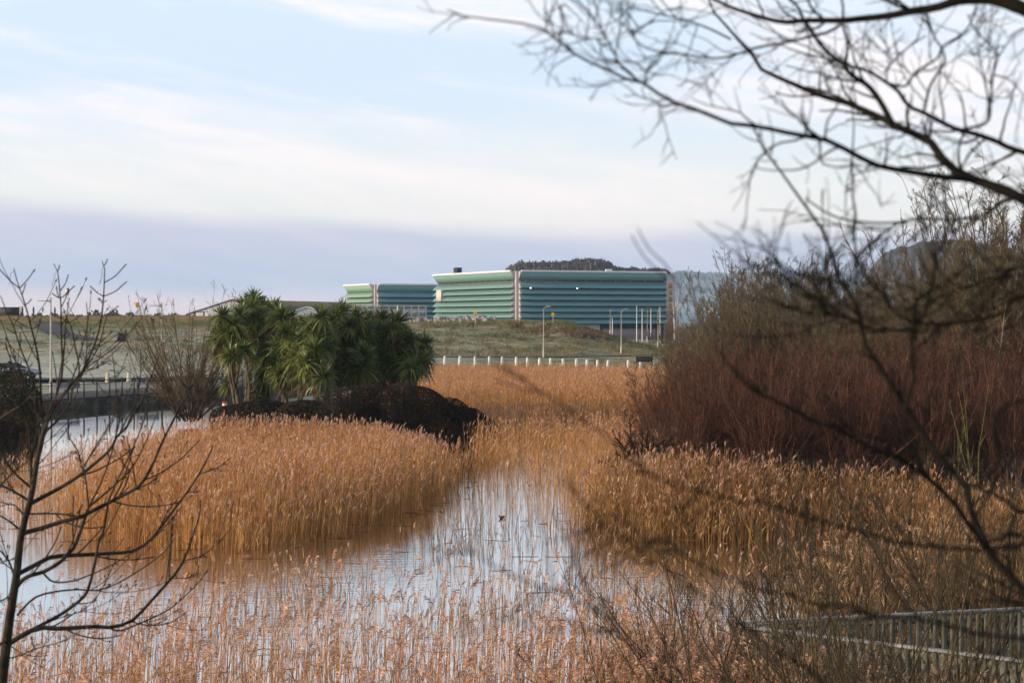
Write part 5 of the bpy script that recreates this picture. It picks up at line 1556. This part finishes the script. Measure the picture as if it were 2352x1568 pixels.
# --- the young sycamore-like tree at the left
def cv(t):
    off = {1: 588.0, 2: 918.75, 3: 1200.5}
    def f(x, y): return (x / 4.2667, off[t] + y / 4.2667)
    return f
def seg(*items):
    """items: crop number followed by points"""
    out = []; f = None
    for it in items:
        if isinstance(it, int): f = cv(it)
        else: out.append(f(*it))
    return out
D = 13.0
trunk = [(seg(3, (5, 1900), (20, 1568), (60, 1200), (100, 900), (140, 650), (170, 450), (200, 150), 2, (215, 1290), (250, 1150), (290, 1000), (320, 870), (345, 700), (370, 560), (400, 420), (430, 290)), D, D, 13.5, 5.0)]
main = [
    (seg(2, (425, 300), (410, 150), 1, (400, 1440), (395, 1200), (380, 1040), (345, 850), (310, 715), (260, 520), (215, 380), (190, 310), (160, 220), (135, 120)), 3.6, .8, -.2),
    (seg(2, (430, 290), (440, 190), 1, (480, 1540), (560, 1330), (600, 1200), (612, 1080), (605, 900), (600, 700), (598, 500), (590, 400), (580, 280), (565, 150), (525, 75)), 3.4, .8, .1),
    (seg(1, (610, 1150), (630, 900), (640, 700), (655, 560), (680, 410)), 2.0, .8, .1),
    (seg(2, (440, 300), (470, 200), 1, (560, 1440), (700, 1260), (790, 1150), (850, 1050), (900, 930), (950, 800), (980, 680), (1000, 560), (1015, 400), (1022, 250), (1025, 90), (1000, 50)), 4.0, .8, .3),
    (seg(1, (770, 1170), (775, 1075), (740, 900), (700, 700), (650, 600), (620, 510)), 2.0, .8, .25),
    (seg(2, (440, 310), (560, 200), (690, 30), 1, (700, 1330), (790, 1180), (900, 1000), (970, 880), (1010, 720), (1050, 570)), 3.0, .8, .4),
    (seg(1, (520, 1500), (640, 1340), (740, 1120), (780, 970), (830, 800), (860, 640), (850, 490), (847, 455)), 2.0, .8, -.1),
    (seg(1, (790, 1200), (845, 990), (852, 800), (858, 650)), 1.6, .8, .2),
    (seg(1, (830, 1130), (950, 1090), (1075, 1015)), 1.4, .7, .3),
    (seg(1, (880, 950), (1000, 830), (1110, 735)), 1.4, .7, .3),
    (seg(2, (395, 440), (380, 200), (340, 60), 1, (350, 1350), (300, 1150), (200, 900), (130, 680), (60, 530), (5, 390)), 2.8, .8, -.4),
    (seg(2, (300, 480), (280, 250), (200, 30), 1, (210, 1200), (100, 900), (40, 710), (0, 620)), 2.6, .8, -.5),
    (seg(2, (0, 180), (120, 100), 1, (230, 1440), (390, 1260)), 2.0, .8, -.5),
    (seg(2, (345, 760), (300, 640), (290, 380), (240, 150), (150, 0), 1, (40, 1300), (0, 1180)), 3.0, .8, -.4),
    (seg(2, (300, 860), (310, 600), (380, 230), (395, 60), 1, (330, 1480), (250, 1250), (180, 1080), (185, 900)), 2.4, .7, -.3),
    (seg(2, (1140, 330), 1, (1150, 1560), (1130, 1200), (1095, 920)), 1.8, .7, .3),
    (seg(2, (1180, 310), (1260, 150), 1, (1310, 1500), (1375, 1200), (1375, 920)), 1.8, .7, .3),
    (seg(2, (1230, 290), (1300, 120), 1, (1330, 1540), (1450, 1260), (1575, 940)), 2.0, .7, .35),
    (seg(2, (1360, 330), (1440, 100), 1, (1475, 1400)), 1.6, .7, .4),
    (seg(2, (1640, 310), (1700, 180), 1, (1730, 1540), (1830, 1330), (1900, 1150)), 2.0, .8, .5),
    (seg(1, (1820, 1350), (1830, 1270), (1823, 1170)), 1.0, .7, .5), (seg(1, (1745, 1520), (1735, 1440), (1727, 1370)), 1.0, .7, .5),
    (seg(2, (278, 1022), (450, 930), (600, 850), (780, 735), (950, 600), (1080, 480), (1150, 350), (1250, 250), (1330, 100), (1390, 0)), 5.2, 1.6, .35),
    (seg(2, (825, 645), (950, 430), (1080, 230), (1130, 130)), 2.0, .8, .3), (seg(2, (1130, 360), (1170, 200), (1160, 0)), 1.8, .8, .3),
    (seg(2, (815, 700), (770, 520), (700, 400), (640, 270)), 1.6, .7, .3),
    (seg(2, (212, 1306), (450, 1240), (600, 1190), (800, 1140), (950, 1060), (1150, 960), (1340, 860), (1420, 770), (1500, 620), (1560, 480), (1620, 350), (1700, 200), (1780, 30)), 5.6, 1.6, .5),
    (seg(2, (870, 1060), (855, 900), (830, 720), (770, 560)), 2.2, .9, .4), (seg(2, (868, 1055), (1000, 780), (1080, 560), (1140, 350)), 2.4, .9, .4),
    (seg(2, (890, 1030), (1100, 850), (1300, 650), (1440, 380), (1530, 150)), 2.4, .8, .45), (seg(2, (1050, 1010), (1160, 760), (1260, 560), (1360, 330), (1470, 30)), 2.2, .8, .5),
    (seg(2, (1335, 865), (1300, 650), (1240, 350)), 1.6, .7, .5), (seg(2, (1200, 940), (1340, 870), (1480, 800), (1560, 710)), 2.2, .8, .5),
    (seg(2, (262, 1112), (500, 1110), (680, 1120), (780, 1145)), 2.6, 1.6, .2),
    (seg(3, (160, 508), (350, 410), (480, 340), (620, 320), (850, 310), (1100, 295), (1290, 280), (1450, 190), (1560, 60), 2, (1600, 1210), (1750, 1010), (1850, 880), (1950, 720), (2020, 600), (2090, 440)), 5.8, 1.3, .7),
    (seg(2, (1950, 725), (2150, 650), (2260, 560)), 1.4, .7, .7), (seg(2, (1840, 905), (1960, 890)), 1.0, .6, .7), (seg(2, (1560, 1260), (1650, 1080), (1760, 940)), 1.5, .7, .7), (seg(2, (1480, 1380), (1640, 1210), (1790, 1030)), 1.4, .7, .7),
    (seg(3, (122, 690), (240, 540), (420, 480), (550, 410), (640, 340), 2, (620, 1540), (720, 1450), (800, 1250), (860, 1070)), 5.0, 3.0, .4),
    (seg(3, (425, 490), (520, 575), (700, 570), (850, 520), (1100, 410), (1300, 290)), 2.4, .8, .5),
    (seg(3, (90, 1180), (250, 1080), (400, 1025), (600, 1035), (900, 1015), (1100, 1020), (1290, 960), (1430, 820), (1600, 630), (1700, 520), (1800, 370), 2, (1900, 1300), (1960, 1100), (1965, 980)), 6.2, 1.2, .9),
    (seg(3, (1080, 1030), (1180, 1055), (1350, 990), (1650, 850), (1850, 680), (1980, 540), (2040, 440)), 2.2, .7, .9), (seg(3, (1290, 965), (1450, 1000), (1650, 980), (1830, 870)), 1.6, .7, .9),
    (seg(3, (1685, 545), (1850, 530), (1970, 490)), 1.2, .6, .9), (seg(3, (1795, 370), (1950, 330), (2100, 230), (2240, 80)), 1.4, .6, .9),
    (seg(3, (330, 1035), (550, 920), (700, 820), (830, 710), (890, 560), (940, 330), (980, 120), 2, (1010, 1300), (1060, 1010)), 4.2, 2.0, .6),
    (seg(3, (770, 790), (900, 770), (1000, 640), (1150, 330)), 1.4, .7, .6), (seg(3, (170, 900), (340, 730), (550, 670), (780, 650), (950, 660), (1150, 590), (1400, 440), (1600, 290), (1720, 140)), 2.6, .7, .5),
    (seg(3, (0, 1335), (150, 1310), (350, 1230), (600, 1160), (800, 1050)), 1.8, .8, -.3), (seg(3, (330, 1035), (580, 930), (800, 860), (950, 740)), 1.4, .7, .5),
    (seg(2, (320, 870), (150, 720), (60, 600), (0, 480), (-60, 380)), 3.0, 1.4, -.4), (seg(2, (280, 980), (130, 890), (0, 830), (-90, 790)), 3.0, 1.4, -.4), (seg(2, (220, 1290), (100, 1190), (0, 1130), (-80, 1080)), 2.6, 1.2, -.4),
    (seg(2, (-60, 880), (0, 830), (140, 700), (280, 580), (330, 420)), 2.2, .8, -.5), (seg(3, (130, 500), (90, 380), (0, 270), (-60, 230)), 2.6, 1.2, -.4), (seg(3, (120, 700), (0, 770), (-60, 800)), 2.0, 1.0, -.3),
    (seg(3, (140, 350), (0, 390), (-50, 420)), 1.4, .8, -.3), (seg(3, (100, 1130), (0, 1180), (-70, 1200)), 3.0, 1.5, -.3), (seg(2, (250, 1150), (160, 1040), (60, 1010), (-40, 990)), 1.8, .8, -.3),
]
twig = [  # the fine forked tips against the sky
    (seg(1, (308, 715), (220, 670), (130, 620)), -.2), (seg(1, (310, 715), (355, 690), (395, 650)), -.2), (seg(1, (250, 475), (280, 455), (305, 425)), -.2), (seg(1, (215, 378), (235, 330), (248, 285)), -.2),
    (seg(1, (192, 317), (100, 240), (0, 135)), -.2), (seg(1, (195, 312), (270, 230), (328, 150)), -.2), (seg(1, (565, 150), (578, 120), (582, 95)), .1), (seg(1, (593, 415), (560, 400), (515, 370)), .1),
    (seg(1, (593, 415), (650, 370), (725, 297)), .1), (seg(1, (590, 340), (640, 270), (668, 190)), .1), (seg(1, (575, 400), (562, 360), (556, 322)), .1), (seg(1, (602, 500), (640, 420), (672, 325)), .1),
    (seg(1, (640, 660), (700, 640), (775, 590)), .1), (seg(1, (597, 615), (550, 590), (505, 555)), .1), (seg(1, (1020, 392), (1130, 345), (1235, 255)), .3), (seg(1, (1010, 392), (950, 355), (890, 300)), .3),
    (seg(1, (1026, 258), (1130, 195), (1222, 95)), .3), (seg(1, (1005, 582), (970, 565), (945, 545)), .3), (seg(1, (1003, 582), (1070, 560), (1155, 492)), .3), (seg(1, (1025, 90), (1040, 65), (1050, 35)), .3),
    (seg(1, (130, 685), (170, 620), (210, 562)), -.4), (seg(1, (1130, 1180), (1170, 1140), (1222, 1090)), .3), (seg(1, (200, 870), (195, 800), (200, 755)), -.4), (seg(1, (150, 760), (110, 735), (70, 712)), -.4),
    (seg(1, (930, 950), (890, 960), (1000, 985), (1025, 968)), .3), (seg(1, (770, 740), (800, 780), (830, 800)), .2), (seg(1, (600, 1050), (650, 1080), (740, 1190)), .1), (seg(1, (870, 1120), (920, 1080), (958, 1030)), .3),
]
rng = np.random.default_rng(901)
root = at(-2, 1640, D)
tr_ = thing('young_tree', 'bare young tree with upright budded twigs at the left edge', 'tree', (root[0], root[1], h1(root[0], root[1])))
Ob = np.array(tr_.location)
P, Rr = traced_tree([(p, a, b_, r0, r1) for p, a, b_, r0, r1 in trunk], rng, 26)
P = P - Ob
P = np.concatenate([np.array([[[P[0, 0, 0] - .03, 0, -.2]]]) , P], 1); Rr = np.concatenate([Rr[:, :1] * 1.15, Rr], 1)
V, F = tubes(P, Rr, 12, rng)
obj('trunk', make_mesh('trunk', [(V, F, 0)]), M['sapbark'], tr_)
P1, R1 = traced_tree([(p, D + .0, D + dz * 1.2, r0 * 1.05, max(r1, .75) * 1.25) for p, r0, r1, dz in main], rng, 22)
P1 = P1 - Ob
V, F = tubes(P1, R1, 7, rng)
obj('branches', make_mesh('branches', [(V, F, 0)]), M['sapbark'], tr_)
P2, R2 = traced_tree([(p, D + dz * .9, D + dz * 1.1, 1.45, 1.2) for p, dz in twig], rng, 10)
P2 = P2 - Ob
# side twigs and paired buds along every branch
P3, R3 = kids2(rng, P1, R1, 3.6, (.16, .62), .10, .85, (.45, .8), .55, 8, .035, .085, .7, .0026, .006)
P3b, R3b = kids2(rng, P3, R3, 3.2, (.08, .26), .25, .9, (.45, .8), .6, 8, .03, .08, .75, .0021, .004)
P3 = np.concatenate([P3, P3b]); R3 = np.concatenate([R3, R3b])
tips = np.concatenate([P2.reshape(len(P2), 10, 3)[:, -3:], P3[:, -3:]])
nb = len(tips)
B = np.stack([tips[:, -1] - nrm(tips[:, -1] - tips[:, -2]) * .008, tips[:, -1] + nrm(tips[:, -1] - tips[:, -2]) * .006, tips[:, -1] + nrm(tips[:, -1] - tips[:, -2]) * .022], 1)
vb, fb_ = tubes(B, np.array([.0028, .0058, .0008])[None] * np.ones((nb, 1)), 5, rng)
# short spurs
allP = P1[:, np.linspace(0, 21, 10).astype(int)]; allR = R1[:, np.linspace(0, 21, 10).astype(int)]
idx = np.repeat(np.arange(len(allP)), 6)
u = rng.uniform(1.5, 7.6, len(idx)); q = u.astype(int); f = (u - q)[:, None]
b0 = allP[idx, q] * (1 - f) + allP[idx, q + 1] * f
tan = nrm(allP[idx, q + 1] - allP[idx, q]); perp = nrm(np.cross(tan, rng.normal(size=tan.shape)))
L = rng.uniform(.012, .045, len(idx))[:, None]
sd_ = nrm(tan * .7 + perp * .7)
SPP = np.stack([b0, b0 + sd_ * L * .7, b0 + sd_ * L, b0 + sd_ * (L + .014)], 1)
vs_, fs_ = tubes(SPP, np.array([.0026, .0022, .0046, .0008])[None] * np.ones((len(idx), 1)), 5, rng)
v2, f2 = tubes(P2, R2, 6, rng); v3, f3 = tubes(P3, R3, 5, rng)
# hanging seed stalks near the tips
hang = []
for pts in (seg(1, (140, 145), (105, 175), (100, 230), (88, 285)), seg(1, (555, 145), (535, 190), (525, 250), (500, 298)), seg(1, (1020, 92), (1003, 130), (1000, 190), (985, 240), (975, 275)), seg(1, (1000, 185), (990, 225), (985, 270))):
    hang.append([at(a, c, D + .2) - Ob for a, c in resample(pts, 8)])
v5, f5 = tubes(np.array(hang), np.full((4, 8), .0014), 4, rng)
obj('twigs', make_mesh('twigs', [(v2, f2, 0), (v3, f3, 0), (vb, fb_, 0), (vs_, fs_, 0), (v5, f5, 0)]), M['saptwig'], tr_)

# --- the big bare tree whose boughs hang across the right-hand side
OFF = {'A': (1004.5, 0), 'B': (1678.2, 0), 'C': (1678.2, 450.2), 'D': (1102.5, 796.2), 'E': (1678.2, 900.3)}
def sg(*items):
    out = []; c = None
    for it in items:
        if isinstance(it, str): c = OFF.get(it)
        elif c is None or it is None: pass
        else: out.append((c[0] + it[0] / 3.4836, c[1] + it[1] / 3.4836))
    return out
def s6(*pts): return [(1531 + x / 2.866, 1225 + y / 2.866) for x, y in pts]
TR = lambda y: (2560, y)     # towards the trunk, outside the frame
bough = [  # points from the thick end, depth, depth, radius (picture units)
    ([(2620, 150)] + sg('B', (2420, 110), (2300, 60), (2150, 5), (1950, -30), (1700, -60)), 5.4, 5.6, 15, 11),
    (sg('B', (2150, 0), (1850, 5), (1650, 60), (1450, 90), (1250, 130), (1050, 150), (900, 165), (600, 165), (450, 180), (300, 155), (150, 110), (0, 60), 'A', (2180, -20)), 5.5, 6.0, 8.5, 3),
    ([(2640, 640)] + sg('B', (2347, 1600), (2150, 1510), (1900, 1420), (1750, 1330), (1650, 1210), (1570, 1110), (1400, 1050), (1280, 980), (1100, 900), (950, 830), (800, 790), (650, 740), (450, 650), (300, 590), (240, 550), (160, 420), (50, 310), 'A', (2340, 240), (2180, 60), (2160, -30)), 5.2, 6.2, 12, 1.8),
    (sg('B', (1950, 1440), (1650, 1410), (1400, 1370), (1150, 1320), (1000, 1240), (850, 1160), (700, 1100), (550, 1085), (330, 1035), (150, 1005), 'A', (2347, 990), (2150, 910), (1990, 850), (1840, 800), (1700, 700), (1600, 640), (1500, 630), (1400, 575), (1200, 490), (1020, 380), (870, 245), (680, 190), (400, 155), (180, 125), (80, 80)), 5.2, 5.0, 5.6, 1.3),
    (sg('A', (1600, 640), (1480, 540), (1420, 440), (1350, 300), (1260, 160), (1170, 50), (1050, -20)), 5.1, 5.0, 2.4, 1.2),
    (sg('A', (1420, 440), (1450, 320), (1470, 100), (1480, -20)), 5.1, 5.2, 1.6, 1.0), (sg('A', (1660, 655), (1700, 520), (1800, 420)), 5.1, 5.0, 1.7, 1.2), (sg('A', (1840, 800), (1700, 805), (1640, 720), (1680, 640)), 5.1, 5.0, 1.4, 1.0),
    (sg('A', (870, 250), (880, 160), (940, 80), (1020, 30)), 5.0, 5.0, 1.2, .8), (sg('A', (875, 180), (790, 100), (740, 20), (690, -20)), 5.0, 5.0, 1.2, .9), (sg('A', (1340, 310), (1150, 300), (1000, 240), (880, 170)), 5.0, 4.8, 1.3, 1.0),
    (sg('B', (1290, 985), (1200, 820), (1100, 690), (950, 590), (920, 520), (850, 480), (740, 380), (660, 280), (580, 150), (540, 60), (450, -30)), 5.4, 5.8, 5.6, 2.4),
    (sg('B', (920, 510), (935, 350), (900, 200), (900, 60), (880, -30)), 5.5, 5.6, 3.0, 2.2), (sg('B', (880, 200), (780, 260), (650, 290), (450, 340), (200, 385), (0, 450), 'A', (2200, 470), (2000, 440), (1800, 420), (1640, 370), (1560, 290), (1480, 170)), 5.5, 5.0, 3.0, 1.5),
    (sg('A', (2347, 315), (2150, 220), (1950, 155), (1750, 110), (1560, 60), (1450, 20)), 5.6, 5.4, 2.2, 1.2), (sg('A', (1560, 290), (1700, 180), (1800, 95), (1940, 60)), 5.2, 5.4, 1.4, .9),
    ([(2640, 420)] + sg('B', (2347, 1220), (2150, 1140), (1950, 1070), (1820, 1040), (1650, 960), (1520, 890), (1420, 850), (1350, 740), (1260, 670), (1100, 570), (950, 530)), 5.3, 5.6, 6.5, 3),
    (sg('B', (1270, 670), (1400, 690), (1480, 580), (1650, 470), (1700, 370), (1830, 290), (1920, 190), (1980, 20)), 5.4, 5.6, 2.6, 1.6), (sg('B', (1230, 580), (1330, 460), (1450, 360), (1560, 290)), 5.4, 5.4, 2, 1.3),
    (sg('B', (1550, 880), (1600, 680), (1710, 500), (1680, 370), (1640, 320), (1580, 150), (1550, 60)), 5.4, 5.6, 2.8, 1.6), (sg('B', (1840, 1040), (2050, 980), (2080, 800), (2100, 600), (2140, 450), (2110, 400), (1950, 230), (1900, 120)), 5.3, 5.3, 3, 1.4),
    (sg('B', (1590, 1110), (1605, 980)), 5.25, 5.3, 3, 3), (sg('B', (2140, 460), (2230, 330), (2347, 250)), 5.3, 5.3, 1.6, 1), (sg('B', (2110, 600), (2230, 640), (2347, 760)), 5.3, 5.3, 1.7, 1),
    (sg('B', (960, 1330), (975, 1200), (985, 1000), (965, 760), (990, 640)), 5.3, 5.3, 1.7, 1.2), (sg('B', (970, 1250), (975, 1560), 'C', (975, 0), (1000, 150), (990, 300), (1000, 450), (1010, 600)), 5.2, 5.0, 1.7, 2.6),
    ([(2640, 1660)] + sg('E', (2347, 1590), (2200, 1420), (2050, 1260), (1990, 1080), (1900, 900), (1880, 740), (1750, 600), (1620, 460), (1500, 290), (1400, 130), (1330, 10), 'C', (1250, 1480), (1180, 1330), (1070, 1180), (1040, 1000), (1000, 850), (880, 700), (850, 560), (800, 440), (750, 300), (680, 180), (560, 40), 'B', (500, 1510), (400, 1370), (260, 1190), (180, 1010)), 4.6, 5.2, 13, 2.2),
    (sg('E', (1400, 140), (1430, 0), 'C', (1470, 1450), (1450, 1300), (1470, 1000), (1490, 820), (1600, 760), (1630, 600), (1630, 480), (1570, 360), (1550, 200), (1500, 60)), 4.7, 5.0, 5.5, 2), (sg('C', (1630, 490), (1700, 370), (1740, 200), (1710, 20), 'B', (1700, 1440)), 4.9, 5.1, 3, 2),
    ([(2640, 430)] + sg('C', (2300, 10), (2100, 110), (1950, 170), (1750, 190), (1500, 180), (1350, 210), (1150, 215), (900, 185), (760, 130), (600, 20)), 5.1, 5.3, 4.4, 1.6), (sg('C', (1500, 170), (1700, 40), (1860, 0)), 5.2, 5.2, 2, 1.4), (sg('C', (1340, 215), (1150, 350), (1020, 460)), 5.2, 5, 2.2, 1.6),
    ([(2640, 600)] + sg('C', (2347, 800), (2200, 920), (2100, 960), (1850, 1010), (1550, 1020), (1350, 960), (1250, 830), (1100, 660), (1000, 500), (950, 440)), 4.4, 4.6, 7.5, 2.6),
    ([(2640, 560)] + sg('C', (2347, 560), (2150, 640), (1950, 700), (1700, 800), (1500, 880), (1350, 900), (1100, 880)), 4.2, 4.2, 4.5, 2), (sg('C', (950, 720), (850, 690), (700, 660), (500, 620), (380, 560), (280, 500)), 4.6, 4.6, 3.8, 1.6),
    (sg('C', (1500, 1080), (1300, 1070), (1100, 1060), (900, 960), (700, 950), (450, 880), (250, 800)), 4.4, 4.2, 4.2, 1.8), (sg('C', (1050, 1010), (950, 980), (850, 960), (700, 860)), 4.6, 4.5, 3, 1.5),
    (sg('E', (2050, 1250), (2030, 1220), (1900, 1050), (1800, 900), (1640, 740), (1450, 590), (1300, 500), (1130, 450), (1000, 370), (850, 290), (680, 240), (450, 110), (200, 0), 'C', (100, 1480), (0, 1350), 'D', (2300, 400), (2120, 290), (2000, 150), (1900, 20)), 4.6, 4.2, 7.5, 1.8),
    ([(2640, 1240)] + sg('E', (2347, 1220), (2050, 1265), (1750, 1245), (1500, 1220), (1300, 1200), (1150, 1150), (950, 1090), (700, 1020), (450, 940), (230, 875), (50, 885), 'D', (2150, 1250), (1900, 1180), (1750, 1160), (1500, 1090), (1350, 1010), (1150, 880), (1000, 700), (830, 590), (700, 490), (560, 390), (350, 340), (120, 270)), 4.0, 3.3, 7.0, 2.2),
    ([(2640, 1500)] + s6((2352, 690), (2000, 650), (1850, 590), (1700, 570), (1350, 530), (1200, 470), (950, 470), (860, 400), (640, 380), (350, 260), (150, 170), (0, 50), (-280, 40), (-420, -60), (-560, -220), (-700, -360)), 3.8, 3.3, 6.5, 2.6),
    (s6((1050, 1000), (950, 900), (700, 750), (450, 550), (300, 460), (150, 330), (0, 240), (-150, 150), (-330, -60)), 3.4, 3.2, 5.5, 2.4),
    ([(1660, 1640), (1540, 1568), (1470, 1500), (1380, 1410), (1300, 1365), (1200, 1330), (1120, 1290), (1050, 1235)], 3.0, 3.0, 5.5, 2.0),
    ([(2640, 1260)] + sg('E', (2347, 960), (2200, 860), (2050, 790), (1880, 720), (1750, 600)), 4.6, 4.6, 6, 4), (sg('E', (1900, 745), (2010, 720), (2150, 550), (2160, 460), (2120, 300), (2160, 150), (2250, 90), (2400, 60)), 4.6, 4.4, 4.2, 3),
    (sg('E', (1200, 380), (1000, 320), (890, 220), (850, 130), (750, 20)), 4.3, 4.2, 3.4, 1.6), ([(2640, 1400)] + sg('E', (2347, 1160), (2150, 1180), (2030, 1190), (1900, 1180)), 4.5, 4.5, 4.5, 4),
    ([(1560, 660), (1530, 610), (1490, 570), (1465, 525)], 4.2, 4.0, 1.6, 1.2), ([(1530, 640), (1480, 590), (1450, 540)], 4.0, 4.0, 1.5, 1.2), ([(1860, 690), (1780, 640), (1700, 590), (1600, 510)], 4.2, 4.2, 2.0, 1.0),
]
rng = np.random.default_rng(951)
tx, ty = 2.05, 4.9
bt = thing('bare_tree', 'large bare tree close to the viewer, its dark blurred boughs crossing the right side', 'tree', (tx, ty, h1(tx, ty)))
Ob = np.array(bt.location)
ext = []
for pts, d0, d1, r0, r1 in bough:
    kf = 1.18 if np.mean([q[1] for q in pts]) < 620 else (.95 if d0 > 4 else .8)
    ext.append((pts, d0, d1, r0 * kf * (1.15 if r0 > 5 and d0 > 5 else 1), r1 * kf))
P1, R1 = traced_tree(ext, rng, 30)
P1 = P1 - Ob
TP = np.array([[(0, 0, -.3), (.0, 0, 1.0), (.03, .05, 2.2), (.02, .1, 3.4), (.08, .3, 4.6), (.12, .5, 6.0)]], float)
V, F = tubes(TP, np.array([[.17, .14, .125, .11, .09, .06]]), 14, rng)
obj('trunk', make_mesh('trunk', [(V, F, 0)]), M['bark'], bt)
# join boughs that start off to the right to the trunk
jn, jr = [], []
for i, (pts, *_r) in enumerate(bough):
    if pts[0][0] > 2600:
        s_ = P1[i, 0]
        z_ = np.clip(s_[2] + .05 - .25 * abs(s_[0]), .1, 5.8)
        tgt = np.array([0, .05, z_])
        jn.append(resample([tgt, (tgt + s_) / 2 + (0, 0, .02), s_], 8)); jr.append(np.linspace(R1[i, 0] * 1.3, R1[i, 0], 8))
V, F = tubes(P1, R1, 9, rng); Vj, Fj = tubes(np.array(jn), np.array(jr), 9, rng)
obj('boughs', make_mesh('boughs', [(V, F, 0), (Vj, Fj, 0)]), M['bark'], bt)
# fine twigs over the boughs, in three generations
sel = np.array([i for i in range(len(bough))])
yc = np.array([np.mean([p[1] for p in b_[0]]) for b_ in bough])
upper = sel[(yc < 700) & (sel < len(bough) - 3)]; lower = sel[yc >= 700]
T1, Q1 = kids2(rng, P1[upper], R1[upper], 14.0, (.08, .34), .05, 1, (.45, 1.15), .50, 10, .15, .02, .4, .0020, .005)
T2, Q2 = kids2(rng, T1, Q1, 11.0, (.05, .20), .1, 1, (.4, 1.0), .62, 8, .14, .03, .5, .0015, .0032)
T3, Q3 = kids2(rng, T2, Q2, 9.0, (.03, .12), .1, 1, (.4, 1.0), .75, 6, .13, .03, .6, .0012, .0022)
T4, Q4 = kids2(rng, P1[lower], R1[lower], 14.0, (.06, .30), .1, 1, (.4, 1.1), .5, 8, .14, .03, .4, .0020, .005)
T5, Q5 = kids2(rng, T4, Q4, 6.0, (.03, .10), .2, 1, (.4, 1.0), .65, 5, .10, .04, .5, .0017, .004)
xm = np.array([np.mean([p[0] for p in b_[0]]) for b_ in bough])
mid = sel[(yc > 540) & (yc < 820) & (xm > 1750)]
T6, Q6 = kids2(rng, P1[mid], R1[mid], 22.0, (.10, .42), .08, .9, (.25, .9), .45, 10, .14, .0, .4, .0022, .005)
T7, Q7 = kids2(rng, T6, Q6, 12.0, (.05, .18), .1, 1, (.3, .9), .6, 7, .13, .02, .5, .0016, .003)
obj('twigs', branches('twigs', [(T6, Q6), (T7, Q7), (T1, Q1), (T2, Q2), (T3, Q3), (T4, Q4), (T5, Q5)], rng, (5, 4, 5, 4, 3, 5, 4)), M['bark'], bt)

# ------------------------------------------------------------------ water birds
def duck(label, px, py, rz, mb_, s=1.0):
    p = gnd(px, py, 0)
    prof = np.array([(-.24, .07, .015), (-.20, .085, .05), (-.10, .07, .095), (.02, .06, .115), (.12, .065, .10), (.17, .09, .07), (.195, .15, .048), (.215, .20, .045), (.245, .215, .047), (.275, .205, .035), (.30, .19, .014), (.335, .18, .012), (.35, .178, .003)])
    V, F = tubes(np.array([[(x, 0, z) for x, z, w in prof]]), prof[None, :, 2], 12, rng)
    t = thing('duck', label, 'duck', (p[0], p[1], 0), rz)
    t.scale = (s, s, s)
    obj('body', make_mesh('body', [(V, F, 0)]), mb_, t)
    V, F = tubes(np.array([[(-.26, 0, .10), (-.16, 0, .125), (0, 0, .145), (.10, 0, .125)]]), np.array([[.01, .055, .07, .02]]), 8, rng)
    obj('wings', make_mesh('wings', [(V, F, 0)]), M['browntwig'], t)
M['duck'] = mat('brown_plumage', (.075, .05, .032), (.15, .105, .07), 20, .7)
M['duckblk'] = mat('black_plumage', (.012, .012, .014), (.03, .03, .032), 20, .6)
duck('small brown duck on the open water in the channel', 1154, 1190, R(200), M['duck'], .45)
duck('black moorhen-like bird on the dark water below the right-hand reeds', 1462, 1216, R(170), M['duckblk'], .45)

# ------------------------------------------------------------------ thin blue winter haze
hz = bpy.data.materials.new('haze'); hz.use_nodes = True
t = hz.node_tree; t.nodes.clear(); g = NB(t)
vol = g.n('ShaderNodeVolumePrincipled', {'Color': (.60, .78, 1.0, 1), 'Density': .00012, 'Anisotropy': .0})
t.links.new(vol.outputs[0], g.n('ShaderNodeOutputMaterial').inputs['Volume'])
boxes('haze', [(0, 2250, 100, 5200, 4800, 210)], hz, label='thin pale blue haze over the far land', cat='haze', kind='stuff')
